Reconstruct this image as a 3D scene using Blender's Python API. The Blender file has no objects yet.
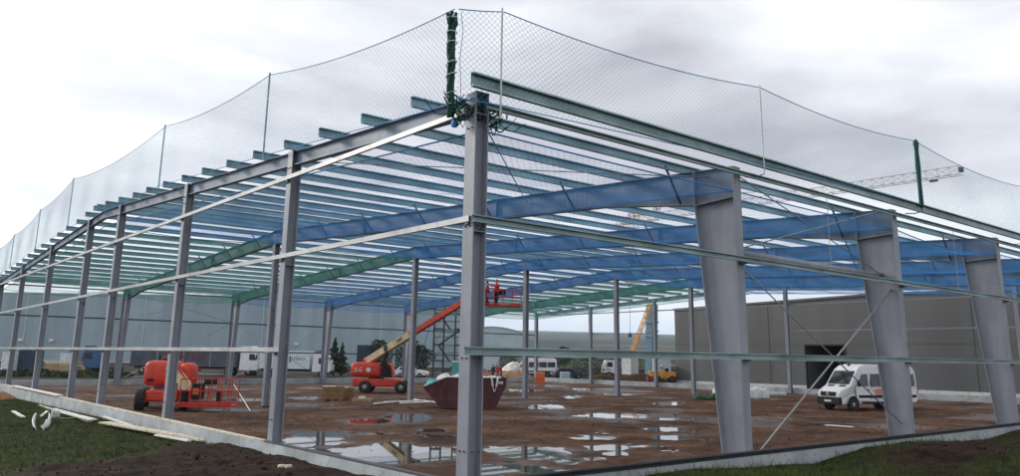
import bpy, bmesh, math, random
import numpy as np
from mathutils import Vector, Matrix
random.seed(7); rng = np.random.default_rng(7)
S = bpy.context.scene; COL = S.collection

# ------------------------------------------------------------------ camera, sky, sun, exposure
YAW, PITCH, ROLL, FPX, CY = 0.878, 0.208, 0.015, 797.4, 189.0       # solved from the photograph's three vanishing points
CAM = Vector((-9.543, -12.59, 2.8))
fw = Vector((math.cos(YAW)*math.cos(PITCH), math.sin(YAW)*math.cos(PITCH), math.sin(PITCH)))
_rt = Vector((math.sin(YAW), -math.cos(YAW), 0)); _up = _rt.cross(fw)
rt = _rt*math.cos(ROLL) + _up*math.sin(ROLL); up = -_rt*math.sin(ROLL) + _up*math.cos(ROLL)
cd = bpy.data.cameras.new('camera'); cam = bpy.data.objects.new('camera', cd); COL.objects.link(cam)
cam.matrix_world = Matrix(((rt.x, up.x, -fw.x, CAM.x), (rt.y, up.y, -fw.y, CAM.y), (rt.z, up.z, -fw.z, CAM.z), (0, 0, 0, 1)))
cd.sensor_fit = 'HORIZONTAL'; cd.sensor_width = 36; cd.lens = 36*FPX/1020; cd.shift_y = -(238-CY)/1020
cd.clip_start = .1; cd.clip_end = 20000
S.camera = cam
SUN_AZ, SUN_EL = math.radians(112), math.radians(24)                # bright cloud low on the left of the picture
w = bpy.data.worlds.new('World'); S.world = w; w.use_nodes = True
nt = w.node_tree; nt.nodes.clear(); N = nt.nodes.new; L = nt.links.new
out = N('ShaderNodeOutputWorld'); mixs = N('ShaderNodeMixShader'); b1 = N('ShaderNodeBackground'); b2 = N('ShaderNodeBackground')
sky = N('ShaderNodeTexSky'); sky.sky_type = 'NISHITA'; sky.sun_disc = False; sky.sun_elevation = SUN_EL; sky.sun_rotation = math.pi/2 - SUN_AZ
b1.inputs[1].default_value = .1; L(sky.outputs[0], b1.inputs[0])
tc = N('ShaderNodeTexCoord'); mp = N('ShaderNodeMapping'); mp.inputs['Scale'].default_value = (1.3, 1.3, 4.2); mp.inputs['Location'].default_value = (.35, .2, .1)
ns = N('ShaderNodeTexNoise'); ns.inputs['Scale'].default_value = 1.5; ns.inputs['Detail'].default_value = 7; ns.inputs['Roughness'].default_value = .52
ns.inputs['Distortion'].default_value = .35
cr = N('ShaderNodeValToRGB'); e = cr.color_ramp.elements
e[0].position = .30; e[0].color = (.34, .33, .365, 1); e[1].position = .66; e[1].color = (.86, .865, .87, 1)
m_ = e.new(.47); m_.color = (.58, .585, .615, 1)
L(tc.outputs['Generated'], mp.inputs[0]); L(mp.outputs[0], ns.inputs['Vector']); L(ns.outputs[0], cr.inputs[0]); 
dt = N('ShaderNodeVectorMath'); dt.operation = 'DOT_PRODUCT'; nz = N('ShaderNodeVectorMath'); nz.operation = 'NORMALIZE'; L(tc.outputs['Generated'], nz.inputs[0]); L(nz.outputs[0], dt.inputs[0])
dt.inputs[1].default_value = (math.cos(SUN_AZ)*math.cos(SUN_EL), math.sin(SUN_AZ)*math.cos(SUN_EL), math.sin(SUN_EL))
mr = N('ShaderNodeMapRange'); mr.inputs[1].default_value = -.2; mr.inputs[2].default_value = 1.0; mr.inputs[3].default_value = .90; mr.inputs[4].default_value = 1.06; L(dt.outputs['Value'], mr.inputs[0])
vm = N('ShaderNodeVectorMath'); vm.operation = 'SCALE'; L(cr.outputs[0], vm.inputs[0]); 
sx_ = N('ShaderNodeSeparateXYZ'); L(nz.outputs[0], sx_.inputs[0]); el = N('ShaderNodeMapRange'); el.interpolation_type = 'SMOOTHSTEP'   # overcast lit low from the side: brighter towards the horizon
el.inputs[1].default_value = .02; el.inputs[2].default_value = .46; el.inputs[3].default_value = 1.30; el.inputs[4].default_value = .90; L(sx_.outputs['Z'], el.inputs[0])
mu = N('ShaderNodeMath'); mu.operation = 'MULTIPLY'; L(mr.outputs[0], mu.inputs[0]); L(el.outputs[0], mu.inputs[1]); L(mu.outputs[0], vm.inputs['Scale']); L(vm.outputs[0], b2.inputs[0])
b2.inputs[1].default_value = 1.05
mixs.inputs[0].default_value = .93; L(b1.outputs[0], mixs.inputs[1]); L(b2.outputs[0], mixs.inputs[2]); L(mixs.outputs[0], out.inputs[0])
sl = bpy.data.lights.new('sun', 'SUN'); sl.energy = 1.5; sl.angle = math.radians(14); sl.color = (1, .95, .87)
so = bpy.data.objects.new('sun', sl); COL.objects.link(so)
sd = Vector((math.cos(SUN_AZ)*math.cos(SUN_EL), math.sin(SUN_AZ)*math.cos(SUN_EL), math.sin(SUN_EL)))
so.rotation_euler = (-sd).to_track_quat('-Z', 'Y').to_euler()
S.view_settings.view_transform = 'Standard'; S.view_settings.look = 'None'; S.view_settings.exposure = .68; S.view_settings.gamma = 1
S.render.engine = 'CYCLES'; S.cycles.use_denoising = True
S.cycles.max_bounces = 6; S.cycles.transparent_max_bounces = 12

# ------------------------------------------------------------------ pixel helpers (a pixel is a direction; the plane gives the distance)
def ray(px, py): return fw + rt*((px-510)/FPX) + up*((CY-py)/FPX)
def gp(px, py, z=0.0):
    d = ray(px, py); return CAM + d*((z-CAM.z)/d.z)
def atd(px, py, d): return CAM + ray(px, py)*d

# ------------------------------------------------------------------ materials
MATS = {}
def mat(name, col, rough=.6, metal=0., vary=.12, scale=3., bump=0., bscale=20., spec=.5, col2=None, detail=5, stretch=None, dirt=0., dcol=(.09, .055, .035), dscale=1.7):
    m = bpy.data.materials.new(name); m.use_nodes = True; t = m.node_tree; p = t.nodes['Principled BSDF']
    n = t.nodes.new('ShaderNodeTexNoise'); c = t.nodes.new('ShaderNodeTexCoord'); r = t.nodes.new('ShaderNodeValToRGB')
    n.inputs['Scale'].default_value = scale; n.inputs['Detail'].default_value = detail
    src = c.outputs['Object']
    if stretch:
        mpn = t.nodes.new('ShaderNodeMapping'); mpn.inputs['Scale'].default_value = stretch; t.links.new(src, mpn.inputs[0]); src = mpn.outputs[0]
    t.links.new(src, n.inputs['Vector'])
    a = [max(0, x*(1-vary)) for x in col]; b = col2 or [min(1, x*(1+vary)) for x in col]
    r.color_ramp.elements[0].position = .35; r.color_ramp.elements[1].position = .65
    r.color_ramp.elements[0].color = (*a, 1); r.color_ramp.elements[1].color = (*b, 1)
    t.links.new(n.outputs[0], r.inputs[0]); csrc = r.outputs[0]
    if dirt:   # splashes and stains with their own ragged outline
        dn = t.nodes.new('ShaderNodeTexNoise'); dn.inputs['Scale'].default_value = dscale; dn.inputs['Detail'].default_value = 9; dn.inputs['Roughness'].default_value = .7; t.links.new(c.outputs['Object'], dn.inputs['Vector'])
        dr = t.nodes.new('ShaderNodeMapRange'); dr.inputs[1].default_value = .50; dr.inputs[2].default_value = .66; dr.inputs[4].default_value = dirt; t.links.new(dn.outputs[0], dr.inputs[0])
        dm = t.nodes.new('ShaderNodeMixRGB'); dm.inputs[2].default_value = (*dcol, 1); t.links.new(dr.outputs[0], dm.inputs[0]); t.links.new(csrc, dm.inputs[1]); csrc = dm.outputs[0]
    t.links.new(csrc, p.inputs['Base Color'])
    p.inputs['Roughness'].default_value = rough; p.inputs['Metallic'].default_value = metal; p.inputs['Specular IOR Level'].default_value = spec
    if bump:
        bn = t.nodes.new('ShaderNodeTexNoise'); bn.inputs['Scale'].default_value = bscale; bn.inputs['Detail'].default_value = 6
        t.links.new(src, bn.inputs['Vector'])
        bp = t.nodes.new('ShaderNodeBump'); bp.inputs['Strength'].default_value = bump; bp.inputs['Distance'].default_value = .05
        t.links.new(bn.outputs[0], bp.inputs['Height']); t.links.new(bp.outputs[0], p.inputs['Normal'])
    MATS[name] = m; return m
mat('steel_primer', (.275, .29, .335), .48, vary=.10, scale=2.6, stretch=(1, 1, .22), dirt=.28, dcol=(.17, .15, .16), dscale=1.6)
mat('rafter_primer', (.17, .23, .31), .5, vary=.25, scale=1.6, dirt=.3, dcol=(.09, .10, .12))
mat('galv', (.24, .38, .44), .45, metal=.3, vary=.3, scale=2.5, stretch=(.25, 1, 1))
mat('galv_green', (.26, .35, .35), .45, metal=.35, vary=.3, scale=2., stretch=(.3, 1, 1), dirt=.35, dcol=(.10, .13, .13))
mat('galv_pale', (.50, .51, .51), .42, metal=.2, vary=.2, scale=1.5, stretch=(1, .3, 1), dirt=.5, dcol=(.25, .22, .19), dscale=3)
mat('dark_steel', (.05, .055, .065), .5, vary=.2)
mat('rod', (.33, .33, .34), .4, metal=.5)
mat('net_blue', (.028, .25, .62), .7, vary=.2, scale=.6)
mat('net_green', (.03, .31, .23), .7, vary=.2, scale=.6)
mat('net_edge', (.05, .27, .36), .7, vary=.15, scale=.5)
mat('net_dark_green', (.008, .075, .062), .8, vary=.35, scale=14, bump=.6, bscale=40)
mat('rope_white', (.7, .72, .72), .7)
mat('concrete', (.44, .48, .50), .8, vary=.22, scale=1.3, bump=.35, bscale=25, dirt=.6, dcol=(.16, .125, .10), dscale=2.6)
mat('black_rubber', (.018, .02, .024), .6, vary=.3)
mat('wood', (.42, .28, .15), .75, vary=.3, scale=4, stretch=(1, 8, 8))
mat('wood_pale', (.62, .55, .42), .7, vary=.25, scale=4)
mat('cardboard', (.26, .14, .06), .8, vary=.2, scale=3)
mat('white_board', (.78, .76, .72), .6, vary=.12, scale=5)
mat('white_paint', (.80, .81, .82), .3, vary=.04)
mat('glass_dark', (.02, .026, .03), .08, vary=.3, scale=1.5, spec=.8)
mat('lift_orange', (.70, .05, .02), .42, vary=.18, scale=2., dirt=.5, dscale=2.2)
mat('lift_red', (.60, .028, .022), .45, vary=.18, scale=2., dirt=.55, dscale=3)
mat('cream', (.68, .56, .34), .45, vary=.15, scale=3, dirt=.4)
mat('tyre', (.02, .02, .021), .85, vary=.3, scale=8, bump=.4, bscale=30, dirt=.7, dscale=5)
mat('rim_grey', (.35, .34, .33), .4, metal=.4)
mat('skip_red', (.085, .014, .018), .55, vary=.35, scale=2.2, dirt=.6, dcol=(.06, .035, .025), dscale=3)
mat('tarp_teal', (.10, .42, .45), .6, vary=.25, scale=4, bump=.5, bscale=8)
mat('sheet_white', (.72, .74, .74), .55, vary=.2, scale=5, bump=.7, bscale=6)
mat('clad_blue', (.30, .385, .44), .5, vary=.12, scale=.25, stretch=(1, 1, .12), dirt=.25, dcol=(.20, .24, .26), dscale=.12)
mat('clad_dark', (.103, .105, .106), .55, vary=.2, scale=.2, stretch=(1, 1, .1), dirt=.2, dcol=(.08, .078, .072), dscale=.15)
mat('clad_pale', (.44, .53, .57), .5, vary=.08, scale=.3)
mat('black', (.006, .006, .007), .7, vary=.2)
mat('roof_grey', (.25, .26, .27), .6)
mat('crane_yellow', (.70, .33, .05), .5, vary=.15)
mat('crane_blue', (.16, .28, .38), .5, vary=.15)
mat('crane_red', (.30, .15, .11), .5, vary=.3, scale=.4)
mat('truck_grey', (.17, .19, .22), .5, vary=.2, scale=.8, dirt=.4)
mat('trailer_dark', (.075, .085, .11), .5, vary=.25, scale=.8, dirt=.4)
mat('box_white', (.66, .74, .77), .45, vary=.06)
mat('text_red', (.19, .012, .025), .6); mat('text_blue', (.03, .10, .22), .6); mat('text_black', (.015, .015, .02), .6); mat('text_orange', (.80, .16, .05), .6)
mat('blue_paint', (.03, .10, .22), .5, vary=.2)
mat('navy', (.02, .04, .075), .6, vary=.3)
mat('soil', (.06, .032, .018), .95, spec=.12, vary=.4, scale=3, bump=.8, bscale=6)
mat('bark', (.06, .045, .03), .9, vary=.3)
mat('leaf', (.035, .06, .03), .7, spec=.12, vary=.45, scale=1.2)
mat('leaf_b', (.05, .075, .035), .7, spec=.12, vary=.45, scale=1.2)
mat('grass', (.042, .080, .016), .75, spec=.12, vary=.5, scale=1.3, col2=(.10, .12, .03))
mat('cloth_red', (.55, .03, .03), .8); mat('cloth_crimson', (.30, .015, .04), .8); mat('cloth_dark', (.018, .02, .028), .85)
mat('skin', (.45, .26, .18), .6); mat('hair', (.03, .02, .015), .8)
mat('lamp_clear', (.75, .77, .78), .12, vary=.05); mat('lamp_red', (.4, .01, .01), .25)
mat('orange_plastic', (.72, .16, .04), .5); mat('tarp_green', (.02, .07, .03), .6, vary=.4, scale=4, bump=.6, bscale=8)
mat('concrete_light', (.55, .56, .55), .8, vary=.12)

# mud: dark wet brown, lighter where it has dried, glossy close to water level
def mud_material():
    m = bpy.data.materials.new('mud'); m.use_nodes = True; t = m.node_tree; p = t.nodes['Principled BSDF']; n = t.nodes.new; l = t.links.new
    at = n('ShaderNodeAttribute'); at.attribute_name = 'grassy'; at2 = n('ShaderNodeAttribute'); at2.attribute_name = 'wet'; at3 = n('ShaderNodeAttribute'); at3.attribute_name = 'inside'
    c = n('ShaderNodeTexCoord'); a = n('ShaderNodeTexNoise'); a.inputs['Scale'].default_value = .33; a.inputs['Detail'].default_value = 9; a.inputs['Roughness'].default_value = .65
    l(c.outputs['Object'], a.inputs['Vector'])
    b = n('ShaderNodeTexNoise'); b.inputs['Scale'].default_value = 3.2; b.inputs['Detail'].default_value = 10; b.inputs['Roughness'].default_value = .68; l(c.outputs['Object'], b.inputs['Vector'])
    r = n('ShaderNodeValToRGB'); E = r.color_ramp.elements; E[0].position = .37; E[0].color = (.026, .014, .009, 1); E[1].position = .66; E[1].color = (.21, .125, .08, 1)
    k = E.new(.5); k.color = (.095, .050, .030, 1)
    mx = n('ShaderNodeMath'); mx.operation = 'MULTIPLY_ADD'; mx.inputs[1].default_value = .6; l(a.outputs[0], mx.inputs[0])
    m3 = n('ShaderNodeMath'); m3.operation = 'MULTIPLY'; m3.inputs[1].default_value = .4; l(b.outputs[0], m3.inputs[0]); l(m3.outputs[0], mx.inputs[2]); l(mx.outputs[0], r.inputs[0])
    r2 = n('ShaderNodeValToRGB'); F = r2.color_ramp.elements; F[0].position = .4; F[0].color = (.006, .0035, .002, 1); F[1].position = .70; F[1].color = (.048, .024, .012, 1); l(b.outputs[0], r2.inputs[0])
    mi = n('ShaderNodeMixRGB'); l(at3.outputs['Fac'], mi.inputs[0]); l(r2.outputs[0], mi.inputs[1]); l(r.outputs[0], mi.inputs[2])
    g = n('ShaderNodeValToRGB'); G = g.color_ramp.elements; G[0].position = .35; G[0].color = (.014, .022, .006, 1); G[1].position = .68; G[1].color = (.045, .055, .015, 1); l(b.outputs[0], g.inputs[0])
    mg = n('ShaderNodeMixRGB'); l(at.outputs['Fac'], mg.inputs[0]); l(mi.outputs[0], mg.inputs[1]); l(g.outputs[0], mg.inputs[2])
    mw = n('ShaderNodeMixRGB'); mw.blend_type = 'MULTIPLY'; mw.inputs[2].default_value = (.62, .6, .58, 1); l(at2.outputs['Fac'], mw.inputs[0]); l(mg.outputs[0], mw.inputs[1]); l(mw.outputs[0], p.inputs['Base Color'])
    rr = n('ShaderNodeMapRange'); rr.inputs[3].default_value = .85; rr.inputs[4].default_value = .30; l(at2.outputs['Fac'], rr.inputs[0]); l(rr.outputs[0], p.inputs['Roughness'])
    sp_ = n('ShaderNodeMapRange'); sp_.inputs[3].default_value = .10; sp_.inputs[4].default_value = .5; l(at2.outputs['Fac'], sp_.inputs[0]); l(sp_.outputs[0], p.inputs['Specular IOR Level'])
    bp = n('ShaderNodeBump'); bp.inputs['Strength'].default_value = .6; bp.inputs['Distance'].default_value = .08; l(b.outputs[0], bp.inputs['Height']); l(bp.outputs[0], p.inputs['Normal'])
    return m
MATS['mud'] = mud_material()
def water_material():
    m = bpy.data.materials.new('puddle_water'); m.use_nodes = True; t = m.node_tree; p = t.nodes['Principled BSDF']
    p.inputs['Base Color'].default_value = (.05, .034, .022, 1); p.inputs['Roughness'].default_value = .02; p.inputs['IOR'].default_value = 1.33
    p.inputs['Specular IOR Level'].default_value = .5
    n = t.nodes.new('ShaderNodeTexNoise'); n.inputs['Scale'].default_value = 5; b = t.nodes.new('ShaderNodeBump'); b.inputs['Strength'].default_value = .012
    t.links.new(n.outputs[0], b.inputs['Height']); t.links.new(b.outputs[0], p.inputs['Normal'])
    return m
MATS['water'] = water_material()
def hill_material():
    m = bpy.data.materials.new('hill_fields'); m.use_nodes = True; t = m.node_tree; p = t.nodes['Principled BSDF']; n = t.nodes.new; l = t.links.new
    c = n('ShaderNodeTexCoord'); v = n('ShaderNodeTexVoronoi'); v.inputs['Scale'].default_value = .006; l(c.outputs['Object'], v.inputs['Vector'])
    r = n('ShaderNodeValToRGB'); r.color_ramp.interpolation = 'CONSTANT'; E = r.color_ramp.elements
    E[0].position = 0; E[0].color = (.02, .032, .02, 1); E[1].position = .3; E[1].color = (.05, .06, .035, 1)
    for ps, co in ((.5, (.012, .02, .014, 1)), (.68, (.085, .08, .05, 1)), (.85, (.03, .045, .025, 1))): k = E.new(ps); k.color = co
    s = n('ShaderNodeSeparateColor'); l(v.outputs['Color'], s.inputs[0]); l(s.outputs[0], r.inputs[0]); l(r.outputs[0], p.inputs['Base Color']); p.inputs['Roughness'].default_value = .95
    p.inputs['Specular IOR Level'].default_value = .1
    return m
MATS['hill'] = hill_material()

# ------------------------------------------------------------------ mesh helpers
I_ = Matrix.Identity(4)
class MB:
    def __init__(s): s.v = []; s.f = []; s.mi = []; s.M = I_; s.cur = 0
    def add(s, vs, fs):
        o = len(s.v); s.v += [tuple(s.M @ Vector(p)) for p in vs]; s.f += [tuple(i+o for i in f) for f in fs]; s.mi += [s.cur]*len(fs); return s
    def box(s, x0, x1, y0, y1, z0, z1):
        return s.add([(x, y, z) for z in (z0, z1) for y in (y0, y1) for x in (x0, x1)], [(0, 2, 3, 1), (4, 5, 7, 6), (0, 1, 5, 4), (2, 6, 7, 3), (0, 4, 6, 2), (1, 3, 7, 5)])
    def cbox(s, c, sz): return s.box(c[0]-sz[0]/2, c[0]+sz[0]/2, c[1]-sz[1]/2, c[1]+sz[1]/2, c[2]-sz[2]/2, c[2]+sz[2]/2)
    def prism(s, prof, a, b, upv=(0, 0, 1), prof2=None):
        a = Vector(a); b = Vector(b); d = (b-a).normalized(); u = Vector(upv)
        if abs(d.dot(u)) > .98: u = Vector((1, 0, 0))
        r = d.cross(u).normalized(); u = r.cross(d).normalized(); n = len(prof); p2 = prof2 or prof
        vs = [a + r*x + u*y for x, y in prof] + [b + r*x + u*y for x, y in p2]
        return s.add(vs, [tuple(range(n)), tuple(range(2*n-1, n-1, -1))] + [(i, n+i, n+(i+1) % n, (i+1) % n) for i in range(n)])
    def bar(s, a, b, wd, ht, upv=(0, 0, 1)): return s.prism([(-wd/2, -ht/2), (wd/2, -ht/2), (wd/2, ht/2), (-wd/2, ht/2)], a, b, upv)
    def tube(s, a, b, r, n=8, r2=None):
        c = [(math.cos(k*2*math.pi/n), math.sin(k*2*math.pi/n)) for k in range(n)]
        return s.prism([(x*r, y*r) for x, y in c], a, b, (0, 0, 1), [(x*(r2 if r2 is not None else r), y*(r2 if r2 is not None else r)) for x, y in c])
    def path(s, pts, r, n=6):
        for p, q in zip(pts[:-1], pts[1:]): s.tube(p, q, r, n)
        return s
    def poly(s, pts, th, nrm):
        a = [Vector(p) for p in pts]; d = Vector(nrm).normalized()*th; n = len(a)
        return s.add(a + [p+d for p in a], [tuple(range(n-1, -1, -1)), tuple(range(n, 2*n))] + [(i, (i+1) % n, n+(i+1) % n, n+i) for i in range(n)])
    def lathe(s, prof, a, axis, n=16):
        ax = Vector(axis).normalized(); t = Vector((0, 0, 1)) if abs(ax.z) < .9 else Vector((1, 0, 0)); u = ax.cross(t).normalized(); v = ax.cross(u); a = Vector(a)
        vs = [a + ax*h + (u*math.cos(k*2*math.pi/n) + v*math.sin(k*2*math.pi/n))*r for r, h in prof for k in range(n)]
        fs = [(j*n+k, j*n+(k+1) % n, (j+1)*n+(k+1) % n, (j+1)*n+k) for j in range(len(prof)-1) for k in range(n)]
        fs += [tuple(range(n-1, -1, -1)), tuple((len(prof)-1)*n+k for k in range(n))]
        return s.add(vs, fs)
    def rbox(s, c, sz, r=.1, seg=2, taper=None):
        bm = bmesh.new(); bmesh.ops.create_cube(bm, size=1)
        for v in bm.verts:
            k = (taper if (taper and v.co.z > 0) else 1); v.co = Vector((v.co.x*sz[0]*k, v.co.y*sz[1]*k, v.co.z*sz[2]))
        bmesh.ops.bevel(bm, geom=bm.edges[:], offset=r, segments=seg, affect='EDGES', profile=.5)
        bm.verts.index_update(); c = Vector(c)
        s.add([v.co + c for v in bm.verts], [tuple(v.index for v in f.verts) for f in bm.faces]); bm.free(); return s
    def build(s, name, m, parent=None, smooth=False):
        me = bpy.data.meshes.new(name); me.from_pydata(s.v, [], s.f)
        for k in (m if isinstance(m, (list, tuple)) else [m]): me.materials.append(MATS[k])
        if max(s.mi, default=0): me.polygons.foreach_set('material_index', s.mi)
        bm = bmesh.new(); bm.from_mesh(me); bmesh.ops.recalc_face_normals(bm, faces=bm.faces[:]); bm.to_mesh(me); bm.free()
        if smooth: me.shade_smooth()
        o = bpy.data.objects.new(name, me); COL.objects.link(o)
        if parent: o.parent = parent
        return o
def tag(o, label=None, cat=None, group=None, kind=None):
    for k, v in (('label', label), ('category', cat), ('group', group), ('kind', kind)):
        if v: o[k] = v
    return o
def thing(name, label, cat, loc=(0, 0, 0), rz=0, group=None):
    o = bpy.data.objects.new(name, None); o.empty_display_size = .3; COL.objects.link(o); o.location = loc; o.rotation_euler = (0, 0, rz); return tag(o, label, cat, group)
def rawmesh(name, V, F, m, parent=None, smooth=False):
    me = bpy.data.meshes.new(name); V = np.asarray(V, dtype=np.float32); F = np.asarray(F, dtype=np.int32); k = F.shape[1]
    me.vertices.add(len(V)); me.vertices.foreach_set('co', V.ravel()); me.loops.add(F.size); me.loops.foreach_set('vertex_index', F.ravel())
    me.polygons.add(len(F)); me.polygons.foreach_set('loop_start', np.arange(0, F.size, k, dtype=np.int32)); me.update(calc_edges=True); me.materials.append(MATS[m])
    if smooth: me.shade_smooth()
    o = bpy.data.objects.new(name, me); COL.objects.link(o)
    if parent: o.parent = parent
    return o
def text(s, size, m, parent, loc, rot, name='lettering'):
    c = bpy.data.curves.new(name, 'FONT'); c.body = s; c.size = size; c.extrude = .006; c.align_x = 'CENTER'; c.align_y = 'CENTER'; c.resolution_u = 2
    o = bpy.data.objects.new('tmp', c); COL.objects.link(o); dg = bpy.context.evaluated_depsgraph_get()
    me = bpy.data.meshes.new_from_object(o.evaluated_get(dg)); bpy.data.objects.remove(o); me.materials.clear(); me.materials.append(MATS[m])
    r = bpy.data.objects.new(name, me); COL.objects.link(r); r.parent = parent; r.location = loc; r.rotation_euler = rot; return r
def vnoise(x, y, seed=0):
    xi = np.floor(x).astype(np.int64); yi = np.floor(y).astype(np.int64); fx = x-xi; fy = y-yi; fx = fx*fx*(3-2*fx); fy = fy*fy*(3-2*fy)
    def h(a, b):
        n = (a*374761393 + b*668265263 + seed*1442695041) & 0x7fffffff; n = ((n ^ (n >> 13))*1274126177) & 0x7fffffff; return ((n ^ (n >> 16)) & 0xffff)/65535.
    return (h(xi, yi)*(1-fx)+h(xi+1, yi)*fx)*(1-fy)+(h(xi, yi+1)*(1-fx)+h(xi+1, yi+1)*fx)*fy
def fbm(x, y, seed=0, oct=4):
    t = 0; a = .5
    for k in range(oct): t = t+a*vnoise(x*2**k, y*2**k, seed+k); a *= .5
    return t/(1-.5**oct)
def sstep(a, b, x): t = np.clip((x-a)/(b-a), 0, 1); return t*t*(3-2*t)

# ------------------------------------------------------------------ hall dimensions
W, RY = 61.0, 30.5
XF = [0, 9.065] + [9.065+9.393*k for k in range(1, 6)]; XE = XF[6]
YG = [0, 8.68, 17.82, 27.2, 33.2, 42.45, 51.78, 61]
H1, H2, H3 = 2.91, 5.48, 7.74
Z0, SL = 8.08, .0515
def zr(y): return Z0 + SL*(y if y <= RY else W-y)

# ------------------------------------------------------------------ ground
PUD = [(283, 348, 431.5, 445), (342, 459, 443, 460), (385, 428, 413, 421), (346, 387, 417.5, 422.5), (420, 446, 427.5, 431.5), (361, 396, 431.5, 434.5), (408, 457, 434.5, 437),
       (488, 579, 445.5, 457), (583, 631, 443.5, 449.5), (556, 582, 457.5, 463.5), (583, 603, 456, 460), (604, 629, 450.5, 454.5), (578, 614, 435.5, 439), (655, 689, 433.5, 439),
       (648, 683, 426, 430.5), (584, 647, 413, 417.5), (655, 683, 416.5, 420), (528, 565, 404.5, 408.7), (656, 680, 401, 405), (563, 582, 395, 398), (480, 548, 462, 472), (632, 663, 444, 447),
       (478, 502, 472, 477), (500, 540, 389, 391.6), (512, 562, 384.5, 386.5), (680, 703, 417, 420.5), (688, 727, 429.5, 432.5), (530, 590, 469, 473), (284, 330, 403, 406), (290, 318, 396, 399),
       (258, 283, 405, 408), (208, 250, 408, 411), (215, 262, 398, 401), (560, 620, 388, 390), (600, 640, 393, 395), (468, 500, 396, 398)]
for _ in range(70):
    a = random.uniform(285, 715); c = random.uniform(388, 466)
    if 455 < a < 482: continue
    ww = random.uniform(5, 18)*(.6+(c-388)/78); hh = random.uniform(.5, 1.3)*(.6+(c-388)/60); PUD.append((a-ww/2, a+ww/2, c-hh/2, c+hh/2))
axes = []
for lo, hi, far in ((-13.0, 57.6, 6000), (-15.0, 63.0, 6000)):
    core = np.arange(lo, hi, .2); g = []; d = .3; p = hi
    while p < far: g.append(p); d *= 1.28; p += d
    h = []; d = .3; p = lo-.2
    while p > -far: h.append(p); d *= 1.28; p -= d
    axes.append(np.concatenate([np.array(h[::-1]), core, np.array(g)]))
GX, GY = np.meshgrid(*axes, indexing='ij')
inside = sstep(-.35, -.15, GX)*sstep(-.35, -.15, GY)
nmud = (fbm(GX*.5, GY*.5, 3)-.5)*.10 + (fbm(GX*1.9, GY*1.9, 9)-.5)*.10
# wheel ruts sweeping across the floor
for (x0, y0, ang) in ((8, 10, -.62), (14, 16, -.55), (20, 22, -.7), (28, 20, -.5), (30, 30, -.66), (12, 30, -.6), (36, 14, -.45)):
    dx, dy = math.cos(ang), math.sin(ang); s_ = -(GX-x0)*dy+(GY-y0)*dx + .9*np.sin(((GX-x0)*dx+(GY-y0)*dy)*.11)
    for off in (-.9, .9): nmud = nmud - .035*np.exp(-((s_-off)/.22)**2) + .025*np.exp(-((np.abs(s_-off)-.42)/.14)**2)
near_ = 1-sstep(120, 200, np.hypot(GX, GY))
Zin = .026 + nmud*near_
wetm = np.zeros_like(GX); WL = -.03
wob = (fbm(GX*.7, GY*.7, 21, 5)-.5)*2.2 + (fbm(GX*2.6, GY*2.6, 31, 4)-.5)*1.3
for (a, b, c, d) in PUD:
    c0 = gp((a+b)/2, (c+d)/2); u = (gp(b, (c+d)/2)-gp(a, (c+d)/2))/2; v = (gp((a+b)/2, c)-gp((a+b)/2, d))/2
    det = u.x*v.y-u.y*v.x; X = GX-c0.x; Y = GY-c0.y
    p = (X*v.y-Y*v.x)/det; q = (-X*u.y+Y*u.x)/det
    r_ = np.sqrt(p*p+q*q)+wob*.52
    fl = 1-sstep(1.2, 2.4, r_); Zin = Zin*(1-.85*fl) + .85*fl*(-.012+.12*nmud); k = 1-sstep(1.0, 1.18, r_); Zin = Zin*(1-k) + k*(-.085 + nmud*.35); wetm = np.maximum(wetm, 1-sstep(1.0, 1.5, r_))
wetm = np.maximum(wetm, .75*sstep(.56, .70, fbm(GX*.22+3, GY*.22, 51, 6))*near_)
# outside: levels read off the foot of the plinth, a spoil heap at the camera
yl = np.interp(GY, [-20, 0, 14, 26, 48, 70], [.45, .22, .09, .06, -.16, -.1]); xl = np.interp(GX, [-20, 0, 6, 11.5, 14.2, 17, 21, 26, 40, 60], [.4, .22, .33, .06, .3, .34, .07, .12, .05, .0])
rough = (fbm(GX*1.1, GY*1.1, 40)-.5)*.26 + (fbm(GX*4, GY*4, 44)-.5)*.10
wl = sstep(0, 6, -GX); wr = sstep(0, 5, -GY)
Zout = np.where(GX < -.25, yl - .0*wl, xl + .10*wr) + rough*np.clip(.25+np.maximum(sstep(.3, 3, -GX), sstep(.3, 2, -GY)), 0, 1)*near_
soilL = sstep(.0, 1.6, (13.2-GY) - (-GX)*.72 + (fbm(GX*.6, GY*.6, 60)-.5)*3.2)*(GX < -.25)
soilR = np.exp(-(((GX-14.6)/3.6)**2+((GY+2.7)/1.5)**2)*.9)
soilR2 = np.exp(-(((GX-27)/2.5)**2+((GY+1.3)/1.2)**2))
Zout = Zout + .12*soilL*(1+rough*3) + .26*soilR + .35*soilR2
cm = np.hypot(GX-CAM.x, GY-CAM.y); Zout = Zout + .85*(1-sstep(3.5, 8.5, cm))
farg = sstep(90, 400, np.hypot(GX-20, GY-30))
out_ = (GX < -.25) | (GY < -.25)
Zg = np.where(out_, Zout, Zin)
Zg = np.where(farg > 0, Zg*(1-farg) - .4*farg, Zg)
grassy = np.where(GX < -.25, 1-soilL, np.where(GY < -.25, 1-np.clip(soilR*1.35+soilR2*1.3, 0, 1), 0))
grassy = np.clip(grassy*sstep(.32, .48, fbm(GX*.55, GY*.55, 77)+.12), 0, 1)
insm = np.where(out_ | (GX > 57.2) | (GY > 62.2), 0, 1).astype(float)
insm = insm*(1-sstep(130, 260, np.hypot(GX-30, GY-40))); grassy = np.maximum(grassy, sstep(130, 260, np.hypot(GX-30, GY-40)))
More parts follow.
